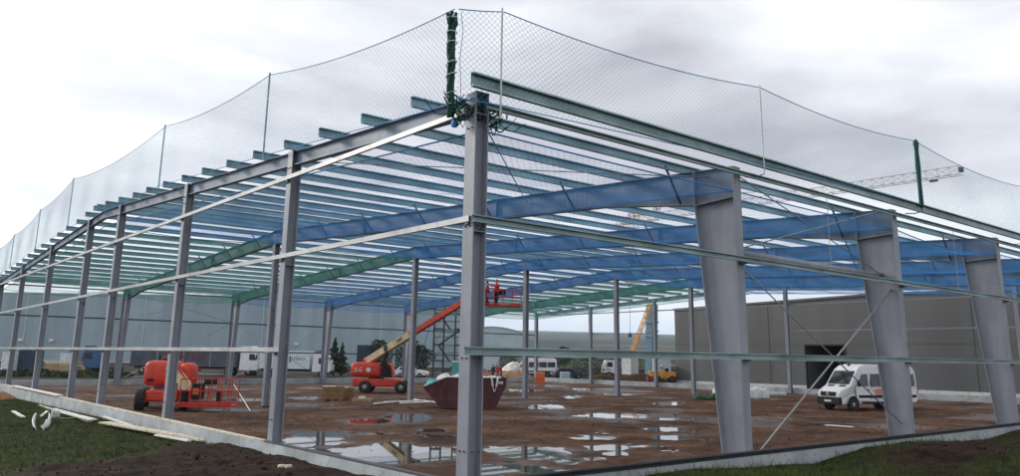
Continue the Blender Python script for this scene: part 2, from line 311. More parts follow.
nx, ny = GX.shape; idx = np.arange(nx*ny).reshape(nx, ny)
F = np.stack([idx[:-1, :-1].ravel(), idx[1:, :-1].ravel(), idx[1:, 1:].ravel(), idx[:-1, 1:].ravel()], 1)
ground = tag(rawmesh('ground', np.stack([GX.ravel(), GY.ravel(), Zg.ravel()], 1), F, 'mud', smooth=True), kind='structure')
for nm, arr in (('grassy', grassy), ('wet', wetm*(~out_)), ('inside', insm)):
    a = ground.data.attributes.new(nm, 'FLOAT', 'POINT'); a.data.foreach_set('value', arr.ravel().astype(np.float32))
tag(rawmesh('puddle_water', [(-.1, -.1, WL), (57, -.1, WL), (57, 62.5, WL), (-.1, 62.5, WL)], [(0, 1, 2, 3)], 'water'), kind='structure')
def gz(x, y):
    i = int(np.argmin(np.abs(axes[0]-x))); j = int(np.argmin(np.abs(axes[1]-y))); return float(Zg[i, j])

# grass blades in the two turf strips outside the plinth
def grass(n, x0, x1, y0, y1, name, label, hmin, hmax):
    X = rng.uniform(x0, x1, n); Y = rng.uniform(y0, y1, n)
    i = np.clip(((X-axes[0][0])*0).astype(int), 0, 0); i = np.searchsorted(axes[0], X); j = np.searchsorted(axes[1], Y)
    keep = rng.uniform(0, 1, n) < grassy[i, j]**1.5; X, Y, i, j = X[keep], Y[keep], i[keep], j[keep]
    Z = Zg[i, j]-.02; n = len(X); A = rng.uniform(0, 6.283, n); h = rng.uniform(hmin, hmax, n); b = rng.uniform(.006, .013, n); tx = rng.normal(0, .5, n)*h; ty = rng.normal(0, .5, n)*h
    V = np.empty((n, 3, 3)); V[:, 0] = np.stack([X-np.cos(A)*b, Y-np.sin(A)*b, Z], 1); V[:, 1] = np.stack([X+np.cos(A)*b, Y+np.sin(A)*b, Z], 1); V[:, 2] = np.stack([X+tx, Y+ty, Z+h], 1)
    return tag(rawmesh(name, V.reshape(-1, 3), np.arange(3*n).reshape(-1, 3), 'grass'), label, 'grass', kind='stuff')
grass(70000, -9, -.45, 6, 50, 'grass', 'short rough grass strip outside the gable plinth', .05, .13)
grass(60000, 3, 34, -7, -.5, 'grass', 'short rough grass around the soil heap outside the long plinth', .05, .14)

grass(5000, -9, -.45, 6, 50, 'weeds', 'taller weeds among the grass outside the gable plinth', .14, .32); grass(6000, 3, 34, -7, -.5, 'weeds', 'taller weeds among the grass beside the soil heap', .14, .34)
# ------------------------------------------------------------------ far land
def far_hills():
    V = []; Fh = []; nA, nR = 90, 14
    for a in range(nA):
        an = math.radians(-25 + 150*a/(nA-1))
        for r_ in range(nR):
            R = 700 + 3600*(r_/(nR-1))**1.2; x = CAM.x+R*math.cos(an); y = CAM.y+R*math.sin(an)
            t = r_/(nR-1)
            prof = 142*t**1.15
            z = -1 + prof*(.72+.5*float(fbm(np.array(an*3.1), np.array(.7), 5)))*1.05 + 14*t*(float(fbm(np.array(x/420), np.array(y/420), 8))-.5)
            V.append((x, y, z))
    for a in range(nA-1):
        for r_ in range(nR-1): i = a*nR+r_; Fh.append((i, i+nR, i+nR+1, i+1))
    tag(rawmesh('hills', V, Fh, 'hill', smooth=True), kind='structure')
far_hills()

# ------------------------------------------------------------------ steel hall frame
hall = thing('steel_hall_frame', 'unclad grey steel portal frame hall with purlins and sheeting rails on a concrete plinth', 'steel frame')
def iprof(b, h, tw=.012, tf=.018):
    return [(-b/2, -h/2), (b/2, -h/2), (b/2, -h/2+tf), (tw/2, -h/2+tf), (tw/2, h/2-tf), (b/2, h/2-tf), (b/2, h/2), (-b/2, h/2), (-b/2, h/2-tf), (-tw/2, h/2-tf), (-tw/2, -h/2+tf), (-b/2, -h/2+tf)]
def cprof(b, h, t=.008, lip=.03):
    return [(0, -h/2), (b, -h/2), (b, -h/2+lip), (b-t, -h/2+lip), (b-t, -h/2+t), (t, -h/2+t), (t, h/2-t), (b-t, h/2-t), (b-t, h/2-lip), (b, h/2-lip), (b, h/2), (0, h/2)]
def hcol(x, y, z1, b=.32, webdir='x', m='steel_primer', z0=0.0):
    o = MB().prism(iprof(b, b, .016, .026), (x, y, z0+.03), (x, y, z1), (1, 0, 0) if webdir == 'x' else (0, 1, 0))
    # prism() swaps the up vector for vertical bars, so build directly
    o = MB(); pr = iprof(b, b, .016, .026); pr = [(v, u) for u, v in pr] if webdir == 'x' else pr; n = len(pr)
    o.add([(x+u, y+v, z0+.03) for u, v in pr]+[(x+u, y+v, z1) for u, v in pr], [tuple(range(n)), tuple(range(2*n-1, n-1, -1))]+[(i, (i+1) % n, n+(i+1) % n, n+i) for i in range(n)])
    c = o.build('column', m, hall)
    MB().box(x-.26, x+.26, y-.26, y+.26, z0-.05, z0+.03).build('base_plate', 'dark_steel', c)
    MB().box(x-b/2+.004, x+b/2-.004, y-b/2-.02, y+b/2+.02, z1, z1+.02).build('cap_plate', m, c)
    if x < 20:
        bo = MB()
        for z in ((H1, H2, H3, z1-.35, z1-.6, 1.2) if y < 40 else (H1, H2)):
            for sy in (-.07, .07): bo.lathe([(.018, 0), (.018, .018), (.010, .03)], (x-b/2, y+sy, z-.14), (-1, 0, 0), 6)
            if y < 1:
                for sx in (-.07, .07): bo.lathe([(.018, 0), (.018, .018), (.010, .03)], (x+sx, y-b/2, z-.14), (0, -1, 0), 6)
        bo.build('bolts', 'dark_steel', c)
        for z in (H2-.25, z1-.45): MB().box(x-b/2+.028, x+b/2-.028, y-b/2+.01, y+b/2-.01, z, z+.014).build('stiffener', m, c)
    return c
# gable end columns and rafters (near x = 0, far x = XE)
for xg in (0, XE):
    for k, y in enumerate(YG):
        c = hcol(xg, y, zr(y)+.0 if 0 < k < 7 else zr(y)+.03, .34 if k in (0, 7) else .30, 'x')
        if xg == 0:
            for z in (H1, H2, H3):
                if not (z == H1 and k == 0): MB().box(xg-.215, xg-.155, y-.06, y+.06, z-.11, z+.03).build('rail_cleat', 'dark_steel', c)
    for a, b in ((0.0, RY), (W, RY)):
        MB().prism(iprof(.2, .40, .012, .02), (xg, a, zr(a)-.20), (xg, b, zr(b)-.20)).build('gable_rafter', 'rafter_primer', hall)
# portal frames
def portal(k):
    x = XF[k]
    for side in (0, 1):
        Y = (lambda t: t) if side == 0 else (lambda t: W-t)
        o = MB(); zt = zr(0); pts = [(.02, .02), (.66, .02), (1.32, 7.12), (1.32, zr(1.32)-.03), (.02, zt-.03)]
        o.poly([(x-.008, Y(a), b) for a, b in pts], .016, (1, 0, 0))
        o.bar((x, Y(.0), .02), (x, Y(.0), zt), .34, .026, (0, 1, 0)); o.bar((x, Y(.66), .02), (x, Y(1.32), 7.12), .34, .026, (0, 1, 0)); o.bar((x, Y(1.33), 7.1), (x, Y(1.33), zr(1.3)), .34, .026, (0, 1, 0))
        c = o.build('tapered_column', 'steel_primer', hall)
        for za, zb, ya in ((7.22, 7.22, 1.30),): MB().bar((x, Y(.03), 7.22), (x, Y(1.30), 7.14), .33, .02).build('stiffener', 'rafter_primer', c)
        MB().box(x-.26, x+.26, min(Y(-.12), Y(.8)), max(Y(-.12), Y(.8)), -.05, .018).build('base_plate', 'dark_steel', c)
        for z in (H1, H2):
            MB().box(x-.07, x+.07, min(Y(-.155), Y(-.02)), max(Y(-.155), Y(-.02)), z-.13, z+.02).build('rail_cleat', 'dark_steel', c)
        r = MB(); dep = lambda t: 1.0 if t < 1.36 else (.98-.24*min(1, (t-1.36)/3.5) if t < 4.86 else .74)
        ts = [1.36, 4.86, RY]
        top = [(x-.006, Y(t), zr(t)-.01) for t in ts]; bot = [(x-.006, Y(t), zr(t)-dep(t)+.01) for t in ts]
        r.poly(top+bot[::-1], .012, (1, 0, 0)); r.bar((x, Y(0), zr(0)), (x, Y(RY), zr(RY)), .26, .02)
        for t1, t2 in zip(ts[:-1], ts[1:]): r.bar((x, Y(t1), zr(t1)-dep(t1)), (x, Y(t2), zr(t2)-dep(t2)), .26, .02)
        ro = r.build('rafter', 'rafter_primer', hall)
        MB().box(x-.13, x+.13, Y(1.37)-.012, Y(1.37)+.012, zr(1.37)-1.0, zr(1.37)).build('end_plate', 'rafter_primer', ro)
        for q in (10.5, 20.5): MB().box(x-.12, x+.12, Y(q)-.01, Y(q)+.01, zr(q)-.73, zr(q)-.01).build('splice_plate', 'rafter_primer', ro)
        for i in range(1, 14, 2):      # fly braces from the bottom flange up to the purlins
            t = -.36+2.22*i
            MB().bar((x-.10, Y(t), zr(t)-dep(t)+.03), (x-.78, Y(t), zr(t)+.14), .05, .05).build('fly_brace', 'dark_steel', ro)
    hcol(x, RY, zr(RY)-.76, .30, 'x')
for k in range(1, 6): portal(k)
# purlins
for side in (0, 1):
    for i in range(15):
        t = -.36+2.22*i if i < 14 else 30.2
        y = t if side == 0 else W-t; z = zr(max(0, t))+.015; e0 = .45+random.uniform(-.04, .05)
        if i == 0:
            MB().prism(cprof(.10, .30, .01, .04), (-e0, y, z+.15), (XE+.45, y, z+.15)).build('eave_beam', 'galv_green', hall)
        else:
            o = MB().prism(cprof(.085, .25), (-e0, y, z+.125), (XE+.45, y, z+.125)).build('purlin', 'galv', hall)
# sheeting rails
def rail(a, b, m, h=.115):
    pf = cprof(.075, h); pf = [(.075-u, v) for u, v in pf] if m == 'galv_pale' else pf
    return MB().prism(pf, a, b).build('sheeting_rail', m, hall)
rail((-.155, 61.2, H1), (-.155, 8.35, H1), 'galv_pale', .12); rail((-.155, 61.2, H2), (-.155, -.1, H2), 'galv_pale'); rail((-.155, 61.2, H3), (-.155, -.1, H3), 'galv_pale')
rail((-.30, -.16, H1), (XE+.2, -.16, H1), 'galv_green', .16); rail((-.2, -.16, H2), (XE+.2, -.16, H2), 'galv_green', .15); rail((.12, -.16, 7.86), (XE+.2, -.16, 7.86), 'galv_green', .13)
for z in (H1, H2, 7.86): rail((XE, W+.16, z), (0, W+.16, z), 'dark_steel')
for z, ya, yb in ((H1, 0, 27), (H2, 0, 27), (H2, 42.4, 51.8), (7.8, 27, 61), (7.8, 0, 27), (H1, 33, 61)): rail((XE+.17, ya, z), (XE+.17, yb, z), 'rod')
MB().tube((9.5, .62, 5.78), (18.1, .62, 5.78), .115, 14).build('bracing_tube', 'steel_primer', hall, True)
MB().box(9.06, 9.5, .52, .72, 5.70, 5.86).build('gusset', 'dark_steel', hall); MB().box(18.1, 18.45, .52, .72, 5.70, 5.86).build('gusset', 'dark_steel', hall)
for a, b, r in (((9.9, .3, .35), (18.45, .3, 5.3), .028), ((9.07, .3, 5.6), (18.4, .3, .8), .02), ((9.07, .3, 8.1), (18.4, .3, 5.6), .018), ((9.07, .3, 5.75), (18.4, .3, 8.1), .018),
                ((18.5, 60.6, .4), (27.8, 60.6, 5.5), .02), ((18.5, 60.6, 5.5), (27.8, 60.6, .4), .02), ((9.1, 60.6, 5.5), (18.4, 60.6, 7.8), .02), ((9.1, 60.6, 7.8), (18.4, 60.6, 5.5), .02), ((9.1, 60.6, .4), (18.4, 60.6, 5.5), .02),
                ((46.7, .3, .4), (55.9, .3, 5.5), .02), ((46.7, .3, 5.5), (55.9, .3, .4), .02), ((0.2, 8.7, 8.3), (9.0, .8, 7.9), .016), ((0.2, .3, 7.9), (9.0, 8.8, 8.3), .016)):
    MB().tube(a, b, r, 8).build('bracing_rod', 'rod', hall, True)
for i, y in ((1, 0), (2, 0)):   # hanging sag bars between the eave rails
    for f in (.5,): MB().tube((XF[i]+4.6*f*2, -.13, H2), (XF[i]+4.6*f*2, -.13, 7.86), .012, 6).build('sag_bar', 'rod', hall)

# ------------------------------------------------------------------ precast plinth walls
def plinth(name, label, cuts, fn, strip=None):
    t = thing(name, label, 'plinth')
    for a, b in zip(cuts[:-1], cuts[1:]):
        p = MB(); fn(p, a+.008, b-.008); p.build('panel', 'concrete', t)
    return t
g = plinth('concrete_plinth', 'pale concrete plinth along the gable end beside the grass with planks', [-.36]+YG[1:]+[61.4], lambda p, a, b: p.box(-.37, -.175, a, b, -.6, .50))
for a, b in zip([-.36]+YG[1:], YG[1:]+[61.4]):
    if b < 56: MB().box(-.36, -.19, a+.1, b-.1, .502, .535).build('sill_board', 'wood_pale' if b > 9 else 'dark_steel', g)
g2 = plinth('concrete_plinth', 'pale concrete plinth along the long side with a black sealing strip on top', [-.168]+XF[1:]+[XE+.36][:0], lambda p, a, b: p.box(a, b, -.37, -.185, -.6, .46))
for a, b in zip([-.168]+XF[1:-1], XF[1:]):
    MB().box(a+.004, b-.004, -.385, -.19, .462, .535).build('seal_strip', 'black_rubber', g2); MB().tube((a+.01, -.395, .555), (b-.01, -.395, .555), .035, 8).build('seal_tube', 'black_rubber', g2)
plinth('concrete_plinth', 'concrete plinth along the far long side in front of the parked trucks', [.3]+XF[1:], lambda p, a, b: p.box(a, b, W+.185, W+.37, -.4, .50))
plinth('concrete_plinth', 'concrete plinth across the far gable end in front of the dark shed', [-.1]+YG[1:], lambda p, a, b: p.box(XE+.2, XE+.38, a, b, -.4, .50))

# ------------------------------------------------------------------ safety nets (real cords)
def cords(u0, u1, v0, v1, mesh, fn, r, seg):
    """diamond net over the rectangle [u0,u1]x[v0,v1]; fn maps arrays (u,v) to xyz; each cord a three-sided tube"""
    V = []; F = []; n0 = 0; st = mesh*math.sqrt(2)
    for sgn in (1, -1):
        c = (u0-v1 if sgn > 0 else u0+v0)
        cmax = (u1-v0 if sgn > 0 else u1+v1)
        while c < cmax:
            va, vb = v0, v1
            if sgn > 0: va = max(v0, u0-c); vb = min(v1, u1-c)
            else: va = max(v0, c-u1); vb = min(v1, c-u0)
            if vb-va > .02:
                n = max(1, int(round((vb-va)*1.414/seg))); v = np.linspace(va, vb, n+1); u = c+v if sgn > 0 else c-v
                P = fn(u, v); T = np.gradient(P, axis=0); T /= np.linalg.norm(T, axis=1)[:, None]+1e-9
                up_ = np.array([.3, .2, .93]); A = np.cross(T, up_); A /= np.linalg.norm(A, axis=1)[:, None]+1e-9; B = np.cross(T, A)
                for k in range(3): V.append(P + r*(A*math.cos(k*2.0944)+B*math.sin(k*2.0944)))
                m = n+1
                for k in range(3):
                    a_ = n0+k*m+np.arange(n); b_ = n0+((k+1) % 3)*m+np.arange(n); F.append(np.stack([a_, b_, b_+1, a_+1], 1))
                n0 += 3*m
            c += st
    return np.concatenate(V), np.concatenate(F)
def roof_net(k, half, mname, label):
    x0, x1 = XF[k]+.14, XF[k+1]-.14; y0, y1 = (.03, 30.35) if half == 0 else (30.65, 60.97)
    ph = rng.uniform(0, 6)
    def fn(u, v):
        a = np.clip((u-x0)/(x1-x0), 0, 1); b = np.clip((v-y0)/(y1-y0), 0, 1)
        base = Z0 + SL*np.where(v <= RY, v, W-v) - .70
        sag = (.18*np.sin(np.pi*a)*(.75+.25*np.sin(v*.9+ph)) + .07*np.sin(v*1.7+ph)*np.sin(np.pi*a))
        return np.stack([u, v, base - sag], 1)
    t = thing('safety_net', label, 'safety net', ((x0+x1)/2, (y0+y1)/2, 0), 0, 'safety nets slung under the roof'); inv = Matrix.Translation(-t.location)
    V, F = cords(x0, x1, y0, y1, .14, fn, .0029, 1.6)
    o = rawmesh('netting', V, F, mname, t); o.matrix_parent_inverse = inv
    # the edge of the net is laced up against the web of the next rafter
    xs = XF[k+1]-.165; ya_, yb_ = (.06, 30.3) if half == 0 else (30.7, 60.94)
    def fs(u, v):
        yy = u; return np.stack([xs + .02*np.sin(yy*2.3+v*4), yy, Z0 + SL*np.where(yy <= RY, yy, W-yy) - .04 - v*(1+.04*np.sin(yy*1.9))], 1)
    if k < 5:
        V, F = cords(ya_, yb_, 0, .74, .052, fs, .0029 if k == 0 else .0046, .5); o = rawmesh('laced_edge', V, F, mname, t); o.matrix_parent_inverse = inv
    e = MB()
    for uu in (x0, x1):
        P = fn(np.full(16, uu), np.linspace(y0, y1, 16)); e.path([tuple(p) for p in P], .02, 5)
    for vv in (y0, y1):
        P = fn(np.linspace(x0, x1, 12), np.full(12, vv)); e.path([tuple(p) for p in P], .02, 5)
    eo = e.build('edge_rope', mname, t); eo.matrix_parent_inverse = inv
for k in range(6):
    bay = ('first', 'second', 'third', 'fourth', 'fifth', 'last')[k]
    roof_net(k, 0, 'net_blue', 'blue safety net under the %s roof bay counted from the planked gable, minibus side' % bay)
    gr = k in (0, 1, 4, 5)
    roof_net(k, 1, 'net_green' if gr else 'net_blue', ('green' if gr else 'blue') + ' safety net under the %s roof bay counted from the planked gable, warehouse side' % bay)
# edge protection nets standing above the eaves
def edge_net(posts, axis, label, mesh=.108):
    t = thing('edge_protection_net', label, 'safety net'); tt = [p[0] for p in posts]; zb = [p[1] for p in posts]; zt = [p[2] for p in posts]
    def zz(u):
        b = np.interp(u, tt, zb); tp = np.interp(u, tt, zt)
        for a0, a1 in zip(tt[:-1], tt[1:]):
            s = np.clip((u-a0)/(a1-a0), 0, 1); tp = tp - .085*(a1-a0)*.55*4*s*(1-s)*.5
        return b, tp
    def fn(u, v):
        b, tp = zz(u); z = b+(tp-b)*v/2.4; bulge = .035*np.sin(u*1.3)*np.sin(np.pi*v/2.4)
        return np.stack([np.full_like(u, -.33)+bulge, u, z], 1) if axis == 'y' else np.stack([u, np.full_like(u, -.42)+bulge, z], 1)
    V, F = cords(tt[0], tt[-1], 0, 2.4, mesh, fn, .0032, .35); rawmesh('netting', V, F, 'net_edge', t)
    for v_, nm in ((2.4, 'top_rope'), (0, 'bottom_rope')):
        u = np.linspace(tt[0], tt[-1], 90); P = fn(u, np.full_like(u, v_)); MB().path([tuple(p) for p in P], .012, 5).build(nm, 'net_blue', t)
    for k, (u, b, tp) in enumerate(posts):
        if k == 0: continue
        P = [(-.36, u, b-.15), (-.36, u, tp+.05)] if axis == 'y' else [(u, -.45, b-.3), (u, -.45, tp+.05)]
        po = MB().tube(*P, .028 if axis == 'y' else .022, 8).build('post', 'galv' if axis == 'y' else ('net_dark_green' if k == 3 else 'rope_white'), t)
        if axis == 'x':
            MB().path([(u, -.45, b-.28), (u, -.2, b-.32), (u-.1, .1, b-.3)], .02, 6).build('bracket', 'net_dark_green' if k == 3 else 'galv', po)
            if k == 3:   # net wound round the post
                MB().lathe([(.03, -.1), (.08, 0), (.07, .8), (.09, 1.4), (.07, 2.0), (.10, 2.3), (.05, 2.42)], (u, -.45, b-.05), (0, 0, 1), 9).build('wound_net', 'net_dark_green', po, True)
    return t
edge_net([(.45, 7.95, 10.08), (10.16, 8.66, 11.24), (20.6, 9.35, 11.85), (37.2, 9.5, 12.35), (46.3, 9.15, 11.75), (55.6, 8.7, 11.1), (62.5, 8.35, 10.7)], 'y', 'tall blue edge net standing along the gable roof edge')
edge_net([(-.85, 7.75, 9.62), (.25, 7.85, 9.92), (9.75, 8.2, 10.47), (19.7, 8.4, 10.75), (30.2, 8.35, 10.6), (41, 8.35, 10.7), (52, 8.35, 10.7)], 'x', 'tall blue edge net standing along the long eave above the tapered columns')
nb = thing('net_bundle', 'dark green net bundle tied with white rope at the hall corner post', 'net bundle', (-.42, .35, 7.6))
for st in range(6):
    ph = st*1.047; o = MB(); pts = []
    for k in range(40):
        z = .04+.06*k; a = ph+z*2.2+.4*math.sin(z*3+st); r = .055+.022*math.sin(z*5.1+st*2)+(.03 if z > 2.1 else 0); pts.append((r*math.cos(a)+.02*z, r*math.sin(a)+.05*z, z))
    for p1, p2 in zip(pts[:-1], pts[1:]): o.tube(p1, p2, .034+.010*math.sin(p1[2]*9+st), 6, .034+.010*math.sin(p2[2]*9+st))
    o.build('net_strand', 'net_dark_green', nb, True)
for k, z in enumerate((.25, .5, .9, 1.15, 1.6, 1.85, 2.2)):
    MB().path([(.02*z+.115*math.cos(q*.7), .05*z+.115*math.sin(q*.7), z+.03*math.sin(q*.7+k)+.012*q) for q in range(11)], .011, 5).build('lashing', 'rope_white', nb)
MB().path([(.12, -.1, 2.35), (.16, -.13, 1.9), (.10, -.12, 1.3), (.15, -.12, .7), (.13, -.14, .05)], .010, 5).build('loose_rope', 'rope_white', nb)
fold = MB()
for k in range(70):      # slack net hanging in fine folds round the corner post
    x0, y0, z0 = random.uniform(-.05, 1.25), random.uniform(-.5, .05), random.uniform(.12, .42); x1 = x0+random.uniform(-.95, .95); y1 = y0+random.uniform(-.15, .15); dp = random.uniform(.05, .28)
    fold.path([(x0+(x1-x0)*q/6, y0+(y1-y0)*q/6, z0-dp*math.sin(math.pi*q/6)-.03*math.sin(q*2.+k)) for q in range(7)], random.uniform(.007, .02), 5)
fold.build('hanging_folds', 'net_dark_green', nb, True)
MB().rbox((.05, -.08, -.12), (.13, .14, .16), .045).build('knot', 'net_blue', nb, True)

# ------------------------------------------------------------------ things in and around the hall
RZV = YAW-math.pi/2                       # local +x runs to the picture's right, local +y away from the viewer
def vthing(name, label, cat, p, dr=0., group=None):
    return thing(name, label, cat, (p.x, p.y, p.z), RZV+dr, group)
def wheel(parent, c, axis, r=.45, wd=.32, rim='rim_grey'):
    c = Vector(c); ax = Vector(axis).normalized()
    w_ = MB().lathe([(r*.55, -wd/2), (r*.93, -wd/2), (r, -wd/3), (r, wd/3), (r*.93, wd/2), (r*.55, wd/2)], c, ax, 20).build('wheel', 'tyre', parent, True)
    MB().lathe([(r*.2, -wd/2-.02), (r*.55, -wd/2+.02), (r*.55, wd/2-.02), (r*.2, wd/2+.02)], c, ax, 16).build('rim', rim, w_, True)
    return w_

# ---- boom lifts
def lift_tub(t, x0, x1, y0, y1, z0, z1, m):
    return MB().rbox(((x0+x1)/2, (y0+y1)/2, (z0+z1)/2), (x1-x0, y1-y0, z1-z0), min(.3, (z1-z0)*.3), 3, .94)
def basket(t, c, wx, wy, h, m, posts=3, midrails=2):
    b = MB().box(c[0]-wx/2, c[0]+wx/2, c[1]-wy/2, c[1]+wy/2, c[2], c[2]+.10).build('basket_floor', m, t)
    r = MB()
    for k in range(posts+1):
        x = c[0]-wx/2+.03+(wx-.06)*k/posts
        for y in (c[1]-wy/2+.03, c[1]+wy/2-.03): r.tube((x, y, c[2]+.1), (x, y, c[2]+h), .026, 6)
    for k in range(midrails+1):
        z = c[2]+h*(1-.42*k)
        for y in (c[1]-wy/2+.03, c[1]+wy/2-.03): r.tube((c[0]-wx/2+.03, y, z), (c[0]+wx/2-.03, y, z), .026, 6)
        for x in (c[0]-wx/2+.03, c[0]+wx/2-.03): r.tube((x, c[1]-wy/2+.03, z), (x, c[1]+wy/2-.03, z), .026, 6)
    r.build('guard_rail', m, t)
    MB().rbox((c[0]-wx*.05, c[1]+wy/2-.18, c[2]+h-.12), (.6, .25, .3), .04).build('control_panel', 'black', t)
    return b
t = vthing('boom_lift', 'stowed orange boom lift with its basket lowered to the mud by the gable columns', 'boom lift', gp(163, 409), .0)
ch = MB(); ch.M = Matrix.Rotation(.32, 4, 'Z'); ch.rbox((0, 0, .72), (1.5, 2.9, .5), .08); ch.box(-1.1, 1.1, 1.05, 1.3, .42, .62); ch.box(-1.1, 1.1, -1.3, -1.05, .42, .62); ch.build('chassis', 'lift_orange', t)
R_ = Matrix.Rotation(.32, 4, 'Z')
for sx in (-1, 1):
    for sy in (-1, 1): wheel(t, R_ @ Vector((sx*1.0, sy*1.18, .52)), R_ @ Vector((1, 0, 0)), .52, .40, 'lift_orange')
MB().lathe([(.55, 0), (.55, .22)], (0, 0, .96), (0, 0, 1), 20).build('turntable', 'dark_steel', t)
hd = lift_tub(t, -.95, .75, -.75, .8, 1.15, 2.38, 'lift_red').build('engine_cover', 'lift_orange', t, True)
MB().box(-.62, -.30, -.775, -.745, 1.36, 1.5).build('vent', 'black', hd)
hd2 = lift_tub(t, .78, 1.45, -.65, .7, 1.15, 2.3, 'lift_red').build('tank_cover', 'lift_orange', t, True)
MB().tube((-.4, 0, 2.36), (-.4, 0, 2.62), .05, 8).build('exhaust', 'black', t); MB().box(-.15, .15, -.2, .1, 2.37, 2.47).build('beacon', 'black', t)
MB().bar((.55, -.95, 2.15), (1.75, -1.15, .95), .34, .42).build('boom', 'cream', t)
MB().bar((.95, -1.12, 2.12), (1.85, -1.28, .98), .09, .12).build('boom_cylinder', 'lift_red', t)
MB().bar((1.6, -1.15, 1.05), (2.1, -1.2, .62), .3, .34).build('jib', 'lift_red', t)
basket(t, (2.75, -1.3, .22), 2.55, 1.1, 1.32, 'lift_red', 5, 2)
MB().bar((1.45, -1.85, .35), (4.0, -1.85, .35), .04, .1).build('kick_board', 'lift_red', t)
MB().rbox((2.15, -1.25, .95), (.5, .45, .75), .05).build('control_cabinet', 'black', t); MB().box(1.98, 2.28, -1.50, -1.478, .8, 1.1).build('warning_plate', 'orange_plastic', t)
for x in (1.62, 3.3): MB().rbox((x, -1.5, .75), (.22, .3, .5), .04).build('tool_box', 'black', t)

p0 = gp(374, 393); t = vthing('boom_lift', 'orange boom lift with its cream and orange boom raised to the roof', 'boom lift', p0, 0)
MB().rbox((.3, 0, .78), (3.7, 1.7, .58), .12).build('chassis', 'lift_orange', t)
for x in (-.55, 2.15):
    for y in (-.95, .95): wheel(t, (x, y, .47), (0, 1, 0), .47, .36)
MB().lathe([(.6, 0), (.6, .14)], (.1, 0, 1.06), (0, 0, 1), 20).build('turntable', 'dark_steel', t)
hd = lift_tub(t, -1.75, .62, -.95, .0, 1.18, 2.28, 'lift_orange').build('engine_cover', 'lift_orange', t, True)
text('JLG', .40, 'white_paint', hd, (-1.1, -.966, 1.72), (math.pi/2, 0, 0)); MB().lathe([(.17, 0), (.17, .02)], (-.35, -.95, 1.72), (0, -1, 0), 20).build('badge', 'white_paint', hd)
ar = MB(); prof = [(.62, 1.18), (.66, 1.9), (.8, 2.12), (1.05, 2.16), (1.3, 1.95), (1.42, 1.5), (1.45, 1.18)]
ar.poly([(x, -.9, z) for x, z in prof], .85, (0, 1, 0)); ar.build('counterweight', 'black', t)
ar = MB()
for (x, z), (x2, z2) in zip(prof[3:-1], prof[4:]): ar.bar((x+.05, -.5, z+.05), (x2+.05, -.5, z2+.05), .95, .14, (1, 0, 1))
ar.build('tank_cover', 'lift_orange', t)
inv = (Matrix.Translation(t.location) @ Matrix.Rotation(RZV, 4, 'Z')).inverted()
piv = Vector((-.75, .35, 2.3)); tip = inv @ atd(470, 298, 54); mid = piv.lerp(tip, .46)
MB().bar(piv, mid, .42, .50).build('lower_boom', 'cream', t)
bo = t.children[-1]; dr_ = (mid-piv).normalized()
MB().bar(piv.lerp(tip, .40), tip, .32, .38).build('telescopic_boom', 'lift_orange', t)
sd_ = dr_.cross(Vector((0, 0, 1))).normalized(); un = sd_.cross(dr_)
ang = dr_.to_track_quat('X', 'Z')
def on_boom(f, s, size, m):
    o = text(s, size, m, bo, piv.lerp(mid, f) + sd_*.222, (0, 0, 0)); xa, za = dr_, sd_; ya = za.cross(xa)
    o.rotation_euler = Matrix(((xa.x, ya.x, za.x), (xa.y, ya.y, za.y), (xa.z, ya.z, za.z))).to_euler()
on_boom(.80, '600S', .36, 'text_black')
MB().lathe([(.26, .0), (.26, .02)], piv.lerp(mid, .5)+sd_*.21, sd_, 20).build('badge', 'text_black', bo)
MB().bar((-.75, .35, 1.2), (-.75, .35, 2.45), .6, .5, (1, 0, 0)).build('boom_riser', 'lift_orange', t)
MB().tube((.1, .35, 1.3), piv.lerp(tip, .22)-un*.22, .09, 10).build('lift_cylinder', 'dark_steel', t)
bc = inv @ atd(503, 307, 54)
MB().bar(tip, (bc.x-.9, bc.y+.1, bc.z+.25), .22, .26).build('jib', 'lift_red', t)
basket(t, (bc.x, bc.y, bc.z), 2.5, 1.0, 1.1, 'lift_red', 4, 2)
BASKET = atd(503, 307, 54)

